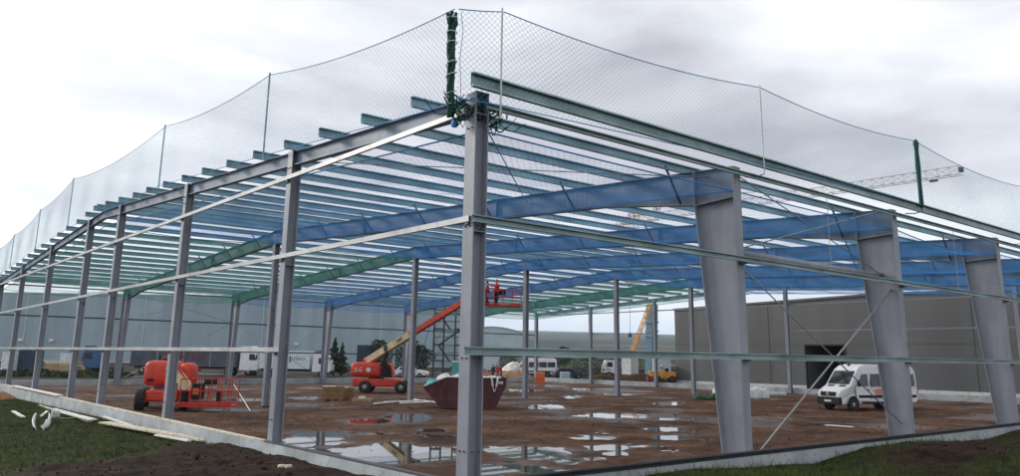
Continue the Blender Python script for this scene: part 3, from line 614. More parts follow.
# ---- people
def person(p, rz, h, top, legs, label, pose='stand', group=None):
    k = h/1.75; J = {}
    J['pel'] = (0, 0, .95, .13); J['spine'] = (0, .01, 1.15, .135); J['chest'] = (0, .0, 1.36, .155); J['neck'] = (0, .01, 1.50, .06); J['hd1'] = (0, -.015, 1.60, .085); J['hd2'] = (0, -.01, 1.70, .085)
    E_ = [('pel', 'spine'), ('spine', 'chest'), ('chest', 'neck'), ('neck', 'hd1'), ('hd1', 'hd2')]
    for s, sn in ((-1, 'l'), (1, 'r')):
        st = .10 if s > 0 else -.06
        J['hip'+sn] = (s*.095, 0, .88, .10); J['kn'+sn] = (s*.11, -st*.6, .49, .068); J['an'+sn] = (s*.11, -st, .09, .048); J['toe'+sn] = (s*.13, -st-.17, .035, .038)
        J['sh'+sn] = (s*.19, .01, 1.41, .068)
        if pose == 'reach': J['el'+sn] = (s*.27, -.20, 1.30, .05); J['wr'+sn] = (s*.18, -.42, 1.30, .038); J['ha'+sn] = (s*.17, -.50, 1.31, .04)
        else: J['el'+sn] = (s*.26, .03, 1.13, .05); J['wr'+sn] = (s*.26, -.08, .90, .036); J['ha'+sn] = (s*.25, -.12, .80, .04)
        E_ += [('pel', 'hip'+sn), ('hip'+sn, 'kn'+sn), ('kn'+sn, 'an'+sn), ('an'+sn, 'toe'+sn), ('chest', 'sh'+sn), ('sh'+sn, 'el'+sn), ('el'+sn, 'wr'+sn), ('wr'+sn, 'ha'+sn)]
        for f in range(5):
            o = (f-2)*.018
            base = Vector(J['ha'+sn][:3]); dv = Vector((0, -.07, .0)) if pose == 'reach' else Vector((0, -.012, -.075))
            if f == 4: dv = Vector((-s*.035, -.03, -.03))
            J['f%d%s' % (f, sn)] = tuple(base+dv+(Vector((o, 0, 0)) if pose == 'reach' else Vector((0, o, 0))))+(.009,); E_.append(('ha'+sn, 'f%d%s' % (f, sn)))
    names = list(J); me = bpy.data.meshes.new('body'); me.from_pydata([tuple(c*k for c in J[n][:3]) for n in names], [(names.index(a), names.index(b)) for a, b in E_], [])
    o = bpy.data.objects.new('tmp_body', me); COL.objects.link(o); m = o.modifiers.new('s', 'SKIN'); sv = me.skin_vertices[0].data
    for i, n in enumerate(names): J[n] = J[n][:3]+(J[n][3]*(1.22 if n[:2] in ('ch', 'sp', 'sh', 'el') else 1.05),); sv[i].radius = (J[n][3]*k, J[n][3]*k*(.8 if n in ('chest', 'spine', 'pel') else 1)); sv[i].use_root = n == 'pel'
    o.modifiers.new('b', 'SUBSURF').levels = 1; dg = bpy.context.evaluated_depsgraph_get(); m2 = bpy.data.meshes.new_from_object(o.evaluated_get(dg)); bpy.data.objects.remove(o); m2.name = 'person'
    m2.materials.clear()
    for q in (top, legs, 'skin', 'black'): m2.materials.append(MATS[q])
    for f in m2.polygons:
        c = f.center/k; hand = abs(c.x) > .15 and ((c.z < .88 and c.z > .6) if pose != 'reach' else c.y < -.40)
        f.material_index = 2 if (c.z > 1.50 or hand) else (0 if c.z > .90 else (1 if c.z > .12 else 3))
    m2.shade_smooth(); r = bpy.data.objects.new('person', m2); COL.objects.link(r); r.location = p; r.rotation_euler = (0, 0, rz); tag(r, label, 'person', group)
    hr = MB(); hr.lathe([(.02, .125*k), (.06*k, .115*k), (.094*k, .06*k), (.098*k, 0), (.09*k, -.04*k)], (0, .012*k, 1.68*k), (0, 0, 1), 12); hr.build('hat' if top == 'cloth_red' and pose == 'reach' else 'hair', 'cloth_red' if pose == 'reach' else 'hair', r, True)
    fc = MB()
    for s in (-1, 1): fc.rbox((s*.032*k, -.094*k, 1.645*k), (.02*k, .012*k, .012*k), .003)
    fc.build('eyes', 'black', r); MB().rbox((0, -.105*k, 1.612*k), (.022*k, .03*k, .045*k), .006).build('nose', 'skin', r); MB().rbox((0, -.09*k, 1.575*k), (.045*k, .012*k, .01*k), .003).build('mouth', 'cloth_crimson', r)
    return r
g_ = atd(493, 379, 108); person((g_.x, g_.y, 0), RZV+2.6, 1.78, 'cloth_dark', 'cloth_dark', 'person in dark clothes standing apart from two others beyond the skip')
g_ = atd(497.6, 379, 106.5); person((g_.x, g_.y, 0), RZV+.4, 1.76, 'cloth_red', 'cloth_dark', 'person in a red jacket standing beyond the skip')
g_ = atd(500.8, 379, 107); person((g_.x, g_.y, 0), RZV+1.2, 1.80, 'cloth_crimson', 'cloth_dark', 'person in a dark crimson jacket beside the one in red')
dl = Vector((math.sin(YAW), -math.cos(YAW), 0))
q = BASKET - dl*.45; person((q.x, q.y, q.z+.10), RZV-.6, 1.72, 'cloth_red', 'cloth_dark', 'worker in an orange red jacket and hat standing in the raised lift basket', 'reach')
q = BASKET - dl*1.02 + Vector((0, .1, 0)); person((q.x, q.y, q.z+.10), RZV+1.9, 1.60, 'cloth_crimson', 'cloth_dark', 'worker in a crimson jacket beside the lift basket controls')

# ---- skip with rubbish
t = vthing('skip', 'dark red steel waste skip full of white and teal sheeting', 'skip', gp(468, 409), .04)
sk = MB(); zt = 1.66; prof = [(-1.45, .06), (1.45, .06), (2.02, zt-.42), (2.02, zt), (-1.2, zt), (-2.35, zt-.5), (-2.35, zt-.62)]
for y, o in ((-.92, .05), (.87, .05)): sk.poly([(x, y, z) for x, z in prof], o, (0, 1, 0))
sk.bar((-1.45, 0, .08), (1.45, 0, .08), 1.74, .05)
sk.bar((1.45, 0, .08), (2.0, 0, zt-.42), 1.74, .04, (1, 0, 1)); sk.bar((2.02, 0, zt-.42), (2.02, 0, zt), 1.74, .04, (1, 0, 0)); sk.bar((-1.45, 0, .08), (-2.33, 0, zt-.6), 1.74, .04, (-1, 0, 1))
sk.build('bin', 'skip_red', t)
rim = MB()
for y in (-.95, .95): rim.bar((-1.2, y, zt), (2.06, y, zt), .09, .09); rim.bar((-2.38, y, zt-.52), (-1.2, y, zt), .09, .09)
for x, z in ((-2.36, zt-.52), (2.02, zt)): rim.bar((x, -.95, z), (x, .95, z), .09, .09)
rim.build('rim', 'skip_red', t)
for x in (-1.1, 0, 1.1): MB().bar((x, -.955, .1), (x*1.25, -.955, zt-.05), .07, .06, (0, 1, 0)).build('rib', 'skip_red', t)
for x in (-1.3, 1.3):
    for y in (-.96, .96): MB().tube((x, y, zt-.5), (x, y*1.12, zt-.5), .05, 8).build('lifting_lug', 'dark_steel', t)
def rag(name, m, label, cat, p, dr, sx, sy, sz, seed, n=14, drape=0.):
    """crumpled sheet: a folded height field with a skirt"""
    a, b = np.meshgrid(np.linspace(-1, 1, n), np.linspace(-1, 1, n), indexing='ij')
    z = (fbm(a*1.7+9, b*1.7+seed, seed)-.2)*sz*(1-.55*(np.maximum(np.abs(a), np.abs(b))**4)) - drape*np.maximum(0, np.abs(b)-.8)*5*sz
    X = a*sx*(1+.15*(fbm(a*2, b*2, seed+3)-.5)); Y = b*sy*(1+.15*(fbm(a*2, b*2, seed+7)-.5)); i = np.arange(n*n).reshape(n, n)
    top = np.stack([X.ravel(), Y.ravel(), z.ravel()], 1); bot = top*[1, 1, 0]; bot[:, 2] = -.05
    F = np.stack([i[:-1, :-1].ravel(), i[1:, :-1].ravel(), i[1:, 1:].ravel(), i[:-1, 1:].ravel()], 1)
    ring = np.concatenate([i[0, :], i[1:, -1], i[-1, -2::-1], i[-2:0:-1, 0]]); rn = np.roll(ring, -1); o_ = n*n
    F = np.concatenate([F, F[:, ::-1]+o_, np.stack([ring, rn, rn+o_, ring+o_], 1)])
    o = rawmesh(name, np.concatenate([top, bot]), F, m, smooth=False); o.location = p; o.rotation_euler = (0, 0, RZV+dr); return tag(o, label, cat)
sp = gp(468, 409); def_ = lambda x, y, z: (sp.x+dl.x*x+math.cos(YAW)*y, sp.y+dl.y*x+math.sin(YAW)*y, sp.z+z)
rag('plastic_sheet', 'sheet_white', 'crumpled white plastic sheeting heaped in the skip', 'sheeting', def_(-.75, -.1, 1.48), .1, 1.0, .78, .95, 3)
rag('teal_bag', 'tarp_teal', 'teal plastic bag lying in the skip', 'bag', def_(-1.75, -.25, 1.1), .3, .55, .6, .95, 5)
rag('plastic_sheet', 'sheet_white', 'white plastic sheeting piled at the high end of the skip beside the corner column', 'sheeting', def_(1.0, .0, 1.40), -.1, .95, .8, .75, 8)
tg = MB()
for q in ((1.28, 1.42, 1.52), (1.62, 1.46, 1.60)):
    tg.bar(def_(q[0], -1.03, 1.70), def_((q[0]+q[1])/2, -1.04, 1.25), .13, .03, (0, 0, 1)); tg.bar(def_((q[0]+q[1])/2, -1.04, 1.25), def_(q[1], -1.03, .98), .10, .03)
tag(tg.build('plastic_strip', 'sheet_white'), 'white plastic strip hanging over the side of the skip', 'strip')

# ---- van
def van(p, dr, label, side_text=True):
    t = thing('van', label, 'van', p, dr)          # local +x is the nose
    PR = [(-3.3, .42), (-3.42, .55), (-3.44, 1.3), (-3.36, 2.35), (-3.2, 2.62), (-2.9, 2.70), (.9, 2.72), (1.45, 2.62), (1.75, 2.40), (2.52, 1.45), (2.75, 1.36), (3.22, 1.16), (3.36, .95), (3.40, .60), (3.34, .36)]
    hw = lambda z: .98 - .035*max(0, (z-1.25))**1.3 - .06*max(0, .55-z) - (.10*max(0, (z-2.35))/.35)
    nose = lambda x: 1 - .16*max(0, (x-2.2)/1.2)**2
    b = MB(); n = len(PR); vs = [(x, -hw(z)*nose(x), z) for x, z in PR]+[(x, hw(z)*nose(x), z) for x, z in PR]
    b.add(vs, [tuple(range(n-1, -1, -1)), tuple(range(n, 2*n))]+[(i, (i+1) % n, n+(i+1) % n, n+i) for i in range(n)]); body = b.build('body', 'white_paint', t)
    bv = body.modifiers.new('b', 'BEVEL'); bv.width = .05; bv.segments = 2; bv.limit_method = 'ANGLE'; bv.angle_limit = .5
    def patch(nm, pts, m, s, off=.008, par=t):
        return MB().poly([(x, s*(hw(z)*nose(x)+.002), z) for x, z in pts], off, (0, s, 0)).build(nm, m, par)
    for s in (-1, 1):
        d = patch('front_door', [(.85, .58), (2.0, .58), (2.08, 1.35), (1.62, 2.25), (.85, 2.25)], 'white_paint', s, .006)
        patch('door_window', [(.98, 1.42), (1.95, 1.42), (1.50, 2.12), (.98, 2.14)], 'glass_dark', s, .016, d); patch('door_handle', [(.92, 1.18), (1.15, 1.18), (1.15, 1.25), (.92, 1.25)], 'black', s, .03, d)
        patch('side_window', [(-.72, 1.44), (.70, 1.44), (.70, 2.16), (-.72, 2.16)], 'glass_dark', s, .012); patch('side_window', [(-1.95, 1.44), (-.85, 1.44), (-.85, 2.16), (-1.95, 2.16)], 'glass_dark', s, .012)
        patch('side_window', [(-3.22, 1.44), (-2.1, 1.44), (-2.1, 2.16), (-3.2, 2.16)], 'glass_dark', s, .012)
        patch('rub_strip', [(-3.3, .74), (1.85, .74), (1.85, .9), (-3.3, .9)], 'black', s, .014); patch('sill', [(-1.6, .40), (1.55, .40), (1.55, .52), (-1.6, .52)], 'black', s, .010)
        for x in (-2.05, 2.32):
            MB().lathe([(.46, 0), (.46, .012)], (x, s*(hw(.5)*nose(x)+.001), .40), (0, s, 0), 20).build('wheel_arch', 'black', t); wheel(t, (x, s*.86, .35), (0, 1, 0), .35, .26)
        m_r = MB().rbox((1.92, s*1.12, 1.62), (.12, .2, .34), .04).build('mirror', 'black', t)
        hl = MB().poly([(3.36, s*.86, .92), (3.36, s*.56, .90), (3.19, s*.60, 1.19), (3.02, s*.88, 1.22)], .03, (1, 0, .4)); hl.build('headlight', 'lamp_clear', t)
        MB().box(-3.47, -3.435, s*.93-.06, s*.93+.06, .95, 1.5).build('tail_light', 'lamp_red', t)
    if side_text:
        for sg in (-1, 1):
            q = MB(); y0, y1 = sorted((sg*.985, sg*1.004))
            for a, b, c, d in ((-.75, -.1, 1.10, 1.26), (-.62, .35, .98, 1.06), (-.05, .45, 1.12, 1.22)): q.box(a, b, y0, y1, c, d)
            q.build('orange_logo', 'text_orange', t)
    d = Vector((.95, 0, .77)).normalized()
    MB().poly([(1.83, -.80, 2.31), (1.83, .80, 2.31), (2.47, .84, 1.52), (2.47, -.84, 1.52)], .012, d).build('windscreen', 'glass_dark', t)
    for y in (-.35, .3): MB().bar((2.49, y, 1.53), (2.24, y+.45, 1.86), .02, .02).build('wiper', 'black', t)
    MB().box(3.30, 3.43, -.56, .56, .84, 1.08).build('grille', 'black', t); MB().lathe([(.11, 0), (.11, .02)], (3.43, 0, .97), (1, 0, 0), 16).build('emblem', 'rim_grey', t)
    MB().rbox((3.32, 0, .56), (.26, 1.80, .44), .06).build('bumper', 'black', t); MB().box(3.452, 3.465, -.26, .26, .50, .61).build('number_plate', 'white_paint', t)
    MB().rbox((-3.44, 0, .52), (.18, 1.85, .24), .05).build('rear_bumper', 'black', t); MB().box(1.35, 1.5, -.06, .06, 2.63, 2.72).build('roof_marker', 'black', t)
    for s in (-.45, .45): MB().poly([(2.5, s-.25, 1.475), (2.5, s+.25, 1.475), (2.7, s+.25, 1.40), (2.7, s-.25, 1.40)], .006, (.3, 0, 1)).build('bonnet_vent', 'black', t)
    return t
gv = gp(846, 411.5); hx = Vector((-.965, .262, 0)); sidev = Vector((-hx.y, hx.x, 0))
cv = gv - hx*2.8 - sidev*(.9)
van((cv.x, cv.y, .03), math.atan2(hx.y, hx.x), 'white high roof minibus with orange lettering parked before the dark shed').scale = (.94, .97, .98)

# ---- sheds
def corrugated(name, m, pts_top, base, width, parent, pitch=.5, amp=.045, x0=0.):
    V = []; Fc = []; n = int(width/pitch)*4; 
    for i in range(n+1):
        x = x0+width*i/n; y = -amp if (i % 4) in (1, 2) else 0
        V += [(x, y, base), (x, y, pts_top(x))]
    for i in range(n): Fc.append((2*i, 2*i+2, 2*i+3, 2*i+1))
    return rawmesh(name, V, Fc, m, parent)
A = atd(-60, 362, 200); t = vthing('warehouse', 'long blue grey corrugated warehouse behind the parked trucks', 'warehouse', Vector((A.x, A.y, 0)))
WLn = 532*200/FPX; HT = 17.25; top = lambda x: HT - .35 + .0*x
corrugated('wall', 'clad_blue', top, .5, WLn, t, .6, .05)
MB().box(0, WLn, .06, 40, -.5, HT-.4).build('shell', 'clad_blue', t); MB().box(-.1, WLn+.1, -.12, .3, HT-.35, HT-.05).build('parapet_trim', 'clad_pale', t); MB().box(-.05, WLn+.05, .3, 40, HT-.4, HT-.2).build('roof', 'roof_grey', t)
MB().box(0, WLn, -.06, .05, -.5, .5).build('base_course', 'concrete', t)
for px in (18, 49, 295):
    x = (px+60)*200/FPX; lm = MB().box(x-.5, x+.5, -.5, -.05, 5.0, 5.6).build('wall_lamp', 'lamp_clear', t)
for x in (20, 50, 80, 110): MB().box(x, x+.25, -.16, -.05, .2, HT-.36).build('downpipe', 'clad_pale', t)
for x in (32, 62, 94): d = MB().box(x, x+3.6, -.11, -.05, .0, 3.9).build('roller_door', 'truck_grey', t); MB().box(x-.12, x, -.14, -.04, 0, 4.0).box(x+3.6, x+3.72, -.14, -.04, 0, 4.0).box(x-.12, x+3.72, -.14, -.04, 3.9, 4.05).build('frame', 'clad_pale', d)
t = thing('dark_shed', 'dark grey corrugated shed with an open black doorway beyond the minibus', 'shed', (70, 51, 0), -math.pi/2)   # local x runs to world -y, local y to world +x
LS = 62.; topd = lambda x: 8.87+(.66*(x/26) if x < 26 else .66*(1-(x-26)/36.))
d0, d1, dz = 17.4, 21.6, 4.45
corrugated('wall', 'clad_dark', topd, .35, d0, t, .2, .006); corrugated('wall', 'clad_dark', topd, .35, LS-d1, t, .2, .006, d1); corrugated('wall', 'clad_dark', topd, dz, d1-d0, t, .2, .006, d0)
sh = MB(); sh.poly([(0, .08, -.4), (d0, .08, -.4), (d0, .08, topd(d0)-.05), (0, .08, topd(0)-.05)], 40, (0, 1, 0)); sh.build('shell', 'clad_dark', t)
sh = MB(); sh.poly([(d1, .08, -.4), (LS, .08, -.4), (LS, .08, topd(LS)-.05), (26, .08, topd(26)-.05), (d1, .08, topd(d1)-.05)], 40, (0, 1, 0)); sh.build('shell', 'clad_dark', t)
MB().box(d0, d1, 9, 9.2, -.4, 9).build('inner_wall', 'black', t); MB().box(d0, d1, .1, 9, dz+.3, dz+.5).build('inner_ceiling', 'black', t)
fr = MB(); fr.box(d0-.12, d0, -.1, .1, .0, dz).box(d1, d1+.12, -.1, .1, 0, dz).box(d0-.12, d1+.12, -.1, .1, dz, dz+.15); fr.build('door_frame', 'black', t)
MB().box(0, d0-.13, -.08, .06, -.4, .35).box(d1+.13, LS, -.08, .06, -.4, .35).build('base_course', 'concrete_light', t)
for x in [k for k in range(6, 62, 7) if not (d0-.3 < k < d1+.3)]: MB().box(x-.05, x+.05, -.035, -.012, .36, topd(x)-.15).build('flashing', 'clad_dark', t)
for a, b in ((.05, d0-.2), (d1+.2, LS)): MB().box(a, b, -.03, -.012, 4.62, 4.68).build('sheet_lap', 'clad_dark', t)
tr = MB(); tr.bar((-.1, -.06, topd(0)), (26, -.06, topd(26)), .2, .22); tr.bar((26, -.06, topd(26)), (LS, -.06, topd(LS)), .2, .22); tr.build('verge_trim', 'clad_dark', t)
tr = MB(); tr.bar((-.2, 20, topd(0)+.08), (26, 20, topd(26)+.08), 40, .1); tr.bar((26, 20, topd(26)+.08), (LS, 20, topd(LS)+.08), 40, .1); tr.build('roof', 'roof_grey', t)
A = atd(458, 362, 172); t = vthing('pale_shed', 'pale grey shed with a low rounded roof beyond the skip', 'shed', Vector((A.x, A.y, 0)))
Lp = 67*172/FPX; tp = lambda x: 7.7+1.55*math.sin(math.pi*min(1, max(0, x/Lp)))**.8
corrugated('wall', 'clad_pale', tp, .4, Lp, t, .5, .05); rf = MB()
for k in range(12): a, b = Lp*k/12, Lp*(k+1)/12; rf.bar((a, 15, tp(a)), (b, 15, tp(b)), 30.5, .15)
rf.build('roof', 'clad_pale', t); MB().box(0, Lp, -.05, .06, -.5, .4).build('base_course', 'concrete', t)
sb = MB(); sb.box(0, .1, .1, 30, -.5, 7.6); sb.box(Lp-.1, Lp, .1, 30, -.5, 7.6); sb.build('side_wall', 'clad_pale', t); MB().box(5.2, 5.3, -.12, -.04, 0, 7.8).build('downpipe', 'roof_grey', t)
for x in (2.5, 9): MB().box(x, x+2.6, -.1, -.04, 0, 3.2).build('roller_door', 'truck_grey', t)

# ---- trucks
def semi(px, d, label, facing=1):
    A = atd(px, 375, d); t = vthing('lorry', label, 'lorry', Vector((A.x, A.y, -.05)))
    tr = MB().rbox((6.8, 0, 2.28), (13.6, 2.5, 2.45), .05).build('trailer', 'trailer_dark', t); MB().box(0, 13.6, -1.27, -1.252, 3.36, 3.46).build('top_rail', 'white_paint', tr)
    for x in (3.4, 6.8, 10.2): MB().box(x-.04, x+.04, -1.268, -1.252, 1.1, 3.36).build('pillar', 'clad_blue', tr)
    text('LERENTINS', 1.15, 'text_red', tr, (6.7, -1.272, 2.35), (math.pi/2, 0, 0)); tr.children[-1].scale = (1.45, 1, 1)
    MB().box(.2, 13.4, -.5, .5, .85, 1.05).build('chassis_rail', 'black', t); MB().box(4.5, 9.2, -1.2, -1.15, .45, .95).build('side_guard', 'text_red', t)
    for x in (1.6, 2.9, 4.2, 12.6): 
        for y in (-1.05, 1.05): wheel(t, (x, y, .5), (0, 1, 0), .5, .34)
    c = MB(); c.poly([(14.0, -1.22, .75), (16.3, -1.22, .75), (16.4, -1.22, 1.9), (16.05, -1.22, 3.3), (15.4, -1.22, 3.75), (14.1, -1.22, 3.75)], 2.44, (0, 1, 0)); cb = c.build('cab', 'white_paint', t)
    MB().poly([(15.2, -1.224, 2.0), (16.1, -1.224, 2.0), (15.9, -1.224, 2.75), (15.2, -1.224, 2.8)], .012, (0, -1, 0)).build('door_window', 'glass_dark', cb)
    MB().poly([(16.41, -1.1, 2.0), (16.41, 1.1, 2.0), (16.12, 1.1, 3.1), (16.12, -1.1, 3.1)], .015, (1, 0, .25)).build('windscreen', 'glass_dark', cb)
    MB().rbox((16.3, 0, .7), (.35, 2.4, .5), .08).build('bumper', 'truck_grey', cb); MB().box(14.6, 15.3, -1.235, -1.21, 3.2, 3.6).build('roof_marking', 'black', cb)
    MB().rbox((16.2, -1.42, 2.4), (.15, .15, .6), .04).build('mirror', 'black', cb)
    for y in (-1.05, 1.05): wheel(t, (15.2, y, .5), (0, 1, 0), .5, .32)
    return t
semi(133, 103, 'grey curtain sided lorry with dark red lettering and a white cab')
A = atd(261, 376, 101); t = vthing('box_truck', 'white box truck with dark blue lettering facing the conifers', 'truck', Vector((A.x, A.y, -.05)))
bx = MB().rbox((3.15, 0, 2.1), (6.3, 2.3, 2.2), .04).build('cargo_box', 'box_white', t); text('USNO', .62, 'text_blue', bx, (4.9, -1.158, 2.25), (math.pi/2, 0, 0)); MB().box(3.75, 3.95, -1.165, -1.152, 1.8, 2.6).build('mark', 'text_blue', bx)
MB().box(0, 6.3, -.45, .45, .75, 1.0).build('chassis_rail', 'black', t)
c = MB(); c.poly([(6.6, -1.0, .7), (8.9, -1.0, .7), (9.0, -1.0, 1.5), (8.55, -1.0, 2.5), (8.1, -1.0, 3.0), (6.7, -1.0, 3.0)], 2.0, (0, 1, 0)); cb = c.build('cab', 'white_paint', t)
MB().poly([(7.4, -1.004, 1.7), (8.55, -1.004, 1.7), (8.3, -1.004, 2.35), (7.4, -1.004, 2.4)], .012, (0, -1, 0)).build('door_window', 'glass_dark', cb); MB().poly([(8.99, -.9, 1.6), (8.99, .9, 1.6), (8.6, .9, 2.5), (8.6, -.9, 2.5)], .015, (1, 0, .3)).build('windscreen', 'glass_dark', cb)
MB().rbox((8.9, 0, .65), (.3, 2.0, .4), .06).build('bumper', 'black', cb)
for x in (1.4, 7.8):
    for y in (-.95, .95): wheel(t, (x, y, .42), (0, 1, 0), .42, .3)
A = atd(84, 374, 99); t = vthing('tractor_unit', 'dark blue tractor unit parked at the tail of the grey lorry', 'truck', Vector((A.x, A.y, -.05)))
c = MB(); c.poly([(0, -1.15, .8), (2.2, -1.15, .8), (2.2, -1.15, 3.2), (1.6, -1.15, 3.5), (.35, -1.15, 3.5), (.05, -1.15, 2.0)], 2.3, (0, 1, 0)); cb = c.build('cab', 'blue_paint', t)
MB().poly([(.35, -1.154, 1.9), (1.3, -1.154, 1.9), (1.3, -1.154, 2.7), (.5, -1.154, 2.7)], .012, (0, -1, 0)).build('door_window', 'glass_dark', cb); MB().box(0, 4.6, -.45, .45, .6, .95).build('chassis_rail', 'black', t)
MB().rbox((.1, 0, .7), (.3, 2.2, .5), .06).build('bumper', 'black', cb)
for x in (.9, 3.8):
    for y in (-1.0, 1.0): wheel(t, (x, y, .5), (0, 1, 0), .5, .32)
# containers and stacked goods on the left
def container(px0, px1, y0, y1, d, m, label, name='container'):
    A = atd(px0, 375, d); ww = (px1-px0)*d/FPX; zt = CAM.z + (atd(px0, y0, d).z-CAM.z); t = vthing(name, label, 'container', Vector((A.x, A.y, 0)))
    corrugated('side_wall', m, lambda x: zt-.12, .15, ww, t, .28, .035); MB().box(0, ww, .02, 2.4, .0, zt).build('shell', m, t)
    e_ = MB()
    for x in (0, ww-.1): e_.box(x-.02, x+.12, -.06, .02, 0, zt+.02)
    e_.box(.12, ww-.12, -.06, .02, zt-.13, zt+.02).box(.12, ww-.12, -.06, .02, 0, .15); e_.build('corner_frame', m, t)
    return t
container(0, 11, 352, 374, 96, 'sheet_white', 'off white container at the end of the warehouse yard')
container(16, 30, 350, 374, 97, 'navy', 'dark navy container between the off white one and the timber stack')
container(356, 378, 345, 358, 108, 'navy', 'dark blue container behind the raised boom lift')
container(58, 64, 353, 361, 104, 'box_white', 'small pale box container above the timber stack')
A = atd(42, 377, 90); t = vthing('timber_stack', 'weathered timber stacked beside the navy container', 'timber', Vector((A.x, A.y, 0)))
for lv in range(5):
    for q in range(4):
        MB().box(random.uniform(0, .4), random.uniform(3.6, 4.2), q*.35, q*.35+.3, .1+lv*.31, .1+lv*.31+.26).build('plank', random.choice(['wood', 'wood', 'wood_pale']), t)
    if lv < 4: MB().box(.9, 1.0, 0, 1.4, .36+lv*.31, .41+lv*.31).build('spacer', 'wood', t)
# yard lamp
A = atd(133, 372, 106); t = vthing('street_lamp', 'slim street lamp before the blue grey warehouse', 'street lamp', Vector((A.x, A.y, 0)))
MB().tube((0, 0, 0), (0, 0, 6.0), .07, 8, .045).build('pole', 'galv', t); MB().path([(0, 0, 6.0), (.15, 0, 6.2), (.6, 0, 6.28)], .035, 6).build('arm', 'galv', t); MB().rbox((.85, 0, 6.28), (.6, .22, .1), .03).build('lamp_head', 'galv_pale', t)

# ---- scaffold stair tower
A = atd(432, 380, 96); t = vthing('scaffold_tower', 'tall steel scaffold stair tower beyond the far side of the hall', 'scaffold', Vector((A.x, A.y, 0)))
for x in (0, 1.2, 2.6, 3.8):
    for y in (0, 1.4): MB().tube((x, y, 0), (x, y, 9.3), .065, 6).build('standard', 'dark_steel', t)
for k in range(5):
    z = .3+k*1.9
    for y in (0, 1.4): MB().tube((0, y, z), (3.8, y, z), .04, 6).build('ledger', 'dark_steel', t); MB().tube((0, y, z+1.0), (3.8, y, z+1.0), .03, 6).build('guard_rail', 'dark_steel', t)
    MB().box(.0, 1.2, .05, 1.35, z, z+.16).build('platform', 'dark_steel', t); MB().box(2.6, 3.8, .05, 1.35, z, z+.16).build('platform', 'dark_steel', t)
    if k < 4:
        a, b = ((1.2, 2.6) if k % 2 == 0 else (2.6, 1.2)); st = MB(); st.bar((a-.6, .2, z), (b+.6*(1 if b > a else -1), .2, z+1.9), .05, .18); st.bar((a-.6, .8, z), (b+.6*(1 if b > a else -1), .8, z+1.9), .05, .18)
        for q in range(8): f = (q+.5)/8; st.box(a-.6+(b+.6*(1 if b > a else -1)-a+.6)*f-.12, a-.6+(b+.6*(1 if b > a else -1)-a+.6)*f+.12, .2, .8, z+1.9*f, z+1.9*f+.03)
        st.build('stair_flight', 'dark_steel', t)
    if k < 4: MB().tube((0, -.03, z), (1.2, -.03, z+1.9), .028, 6).build('diagonal_brace', 'dark_steel', t)
MB().tube((-.1, -.05, 7.6), (-2.2, -.6, 0), .04, 6).build('raking_brace', 'dark_steel', t)
A = atd(457, 377, 93); t = vthing('portable_toilet', 'teal portable toilet beside the scaffold tower', 'toilet', Vector((A.x, A.y, 0)))
MB().rbox((0, 0, 1.1), (1.15, 1.1, 2.1), .06).build('cabin', 'tarp_teal', t); MB().box(-.4, .4, -.585, -.555, .15, 1.95).build('door', 'tarp_teal', t); MB().rbox((0, 0, 2.2), (1.2, 1.15, .18), .08).build('roof', 'white_paint', t); MB().box(.28, .34, -.61, -.588, .95, 1.15).build('handle', 'black', t)

# ---- tower crane beyond the far gable
A = atd(651, 382, 110); t = thing('tower_crane', 'orange and grey tower crane with its lattice jib reaching over the roof', 'crane', (A.x, A.y, 0))
top_ = atd(656, 216, 110); tipw = atd(961, 170, 82)
l2 = lambda P: Vector(P)-Vector((A.x, A.y, 0))
bm_ = l2(atd(652, 305, 110)); MB().bar((0, 0, .8), bm_, 1.15, 1.15, (1, 0, 0)).build('lower_mast', 'crane_blue', t)
for f in (.3, .55, .62, .75): P = Vector((0, 0, .8)).lerp(bm_, f); MB().box(P.x-.68, P.x+.68, P.y-.68, P.y+.68, P.z-.12, P.z+.12).build('mast_collar', 'crane_blue', t)
def lattice(nm, a, b, s, m, bays, rr=.05, r2=.03, tri=False):
    a = Vector(a); b = Vector(b); d = (b-a).normalized(); u = Vector((0, 0, 1)) if abs(d.z) < .9 else Vector((1, 0, 0)); r = d.cross(u).normalized(); u = r.cross(d)
    cs = [(-s/2, -s/2), (s/2, -s/2), (0, s*.45)] if tri else [(-s/2, -s/2), (s/2, -s/2), (s/2, s/2), (-s/2, s/2)]; o = MB()
    P = lambda k, c: a.lerp(b, k/bays)+r*c[0]+u*c[1]
    for c in cs: o.tube(P(0, c), P(bays, c), rr, 5)
    n = len(cs)
    for k in range(bays):
        for i in range(n): c0, c1 = cs[i], cs[(i+1) % n]; o.tube(P(k, c0), P(k+1, c1), r2, 4); o.tube(P(k, c0), P(k, c1), r2, 4)
    return o.build(nm, m, t)
tp_ = l2(top_); tl = l2(tipw); tl.z = tp_.z + .2
lattice('upper_mast', bm_, tp_, .95, 'crane_yellow', 12); lattice('jib', tp_, tl, 1.0, 'crane_red', 34, .030, .016, True)
dj = (tl-tp_).normalized(); lattice('counter_jib', tp_, tp_-dj*7, 1.0, 'crane_yellow', 6, .05, .03, True)
ap = tp_ + Vector((0, 0, 2.6)) + dj*.6; lattice('apex', tp_+Vector((0, 0, .3)), ap, .6, 'crane_red', 3)
for q in (tp_.lerp(tl, .55)+Vector((0, 0, .5)), tp_-dj*6.8): MB().tube(ap, q, .03, 5).build('pendant_line', 'dark_steel', t)
tr_ = tp_.lerp(tl, .93); MB().rbox(tr_-Vector((0, 0, .75)), (.4, .8, .2), .04).build('trolley', 'dark_steel', t); MB().rbox(tl, (.6, .4, .5), .08).build('jib_head', 'dark_steel', t)
s0, s1 = l2(atd(632, 352, 109)), l2(atd(651, 303, 109)); lattice('erection_strut', s0, s1, .42, 'crane_yellow', 8, .06, .035)
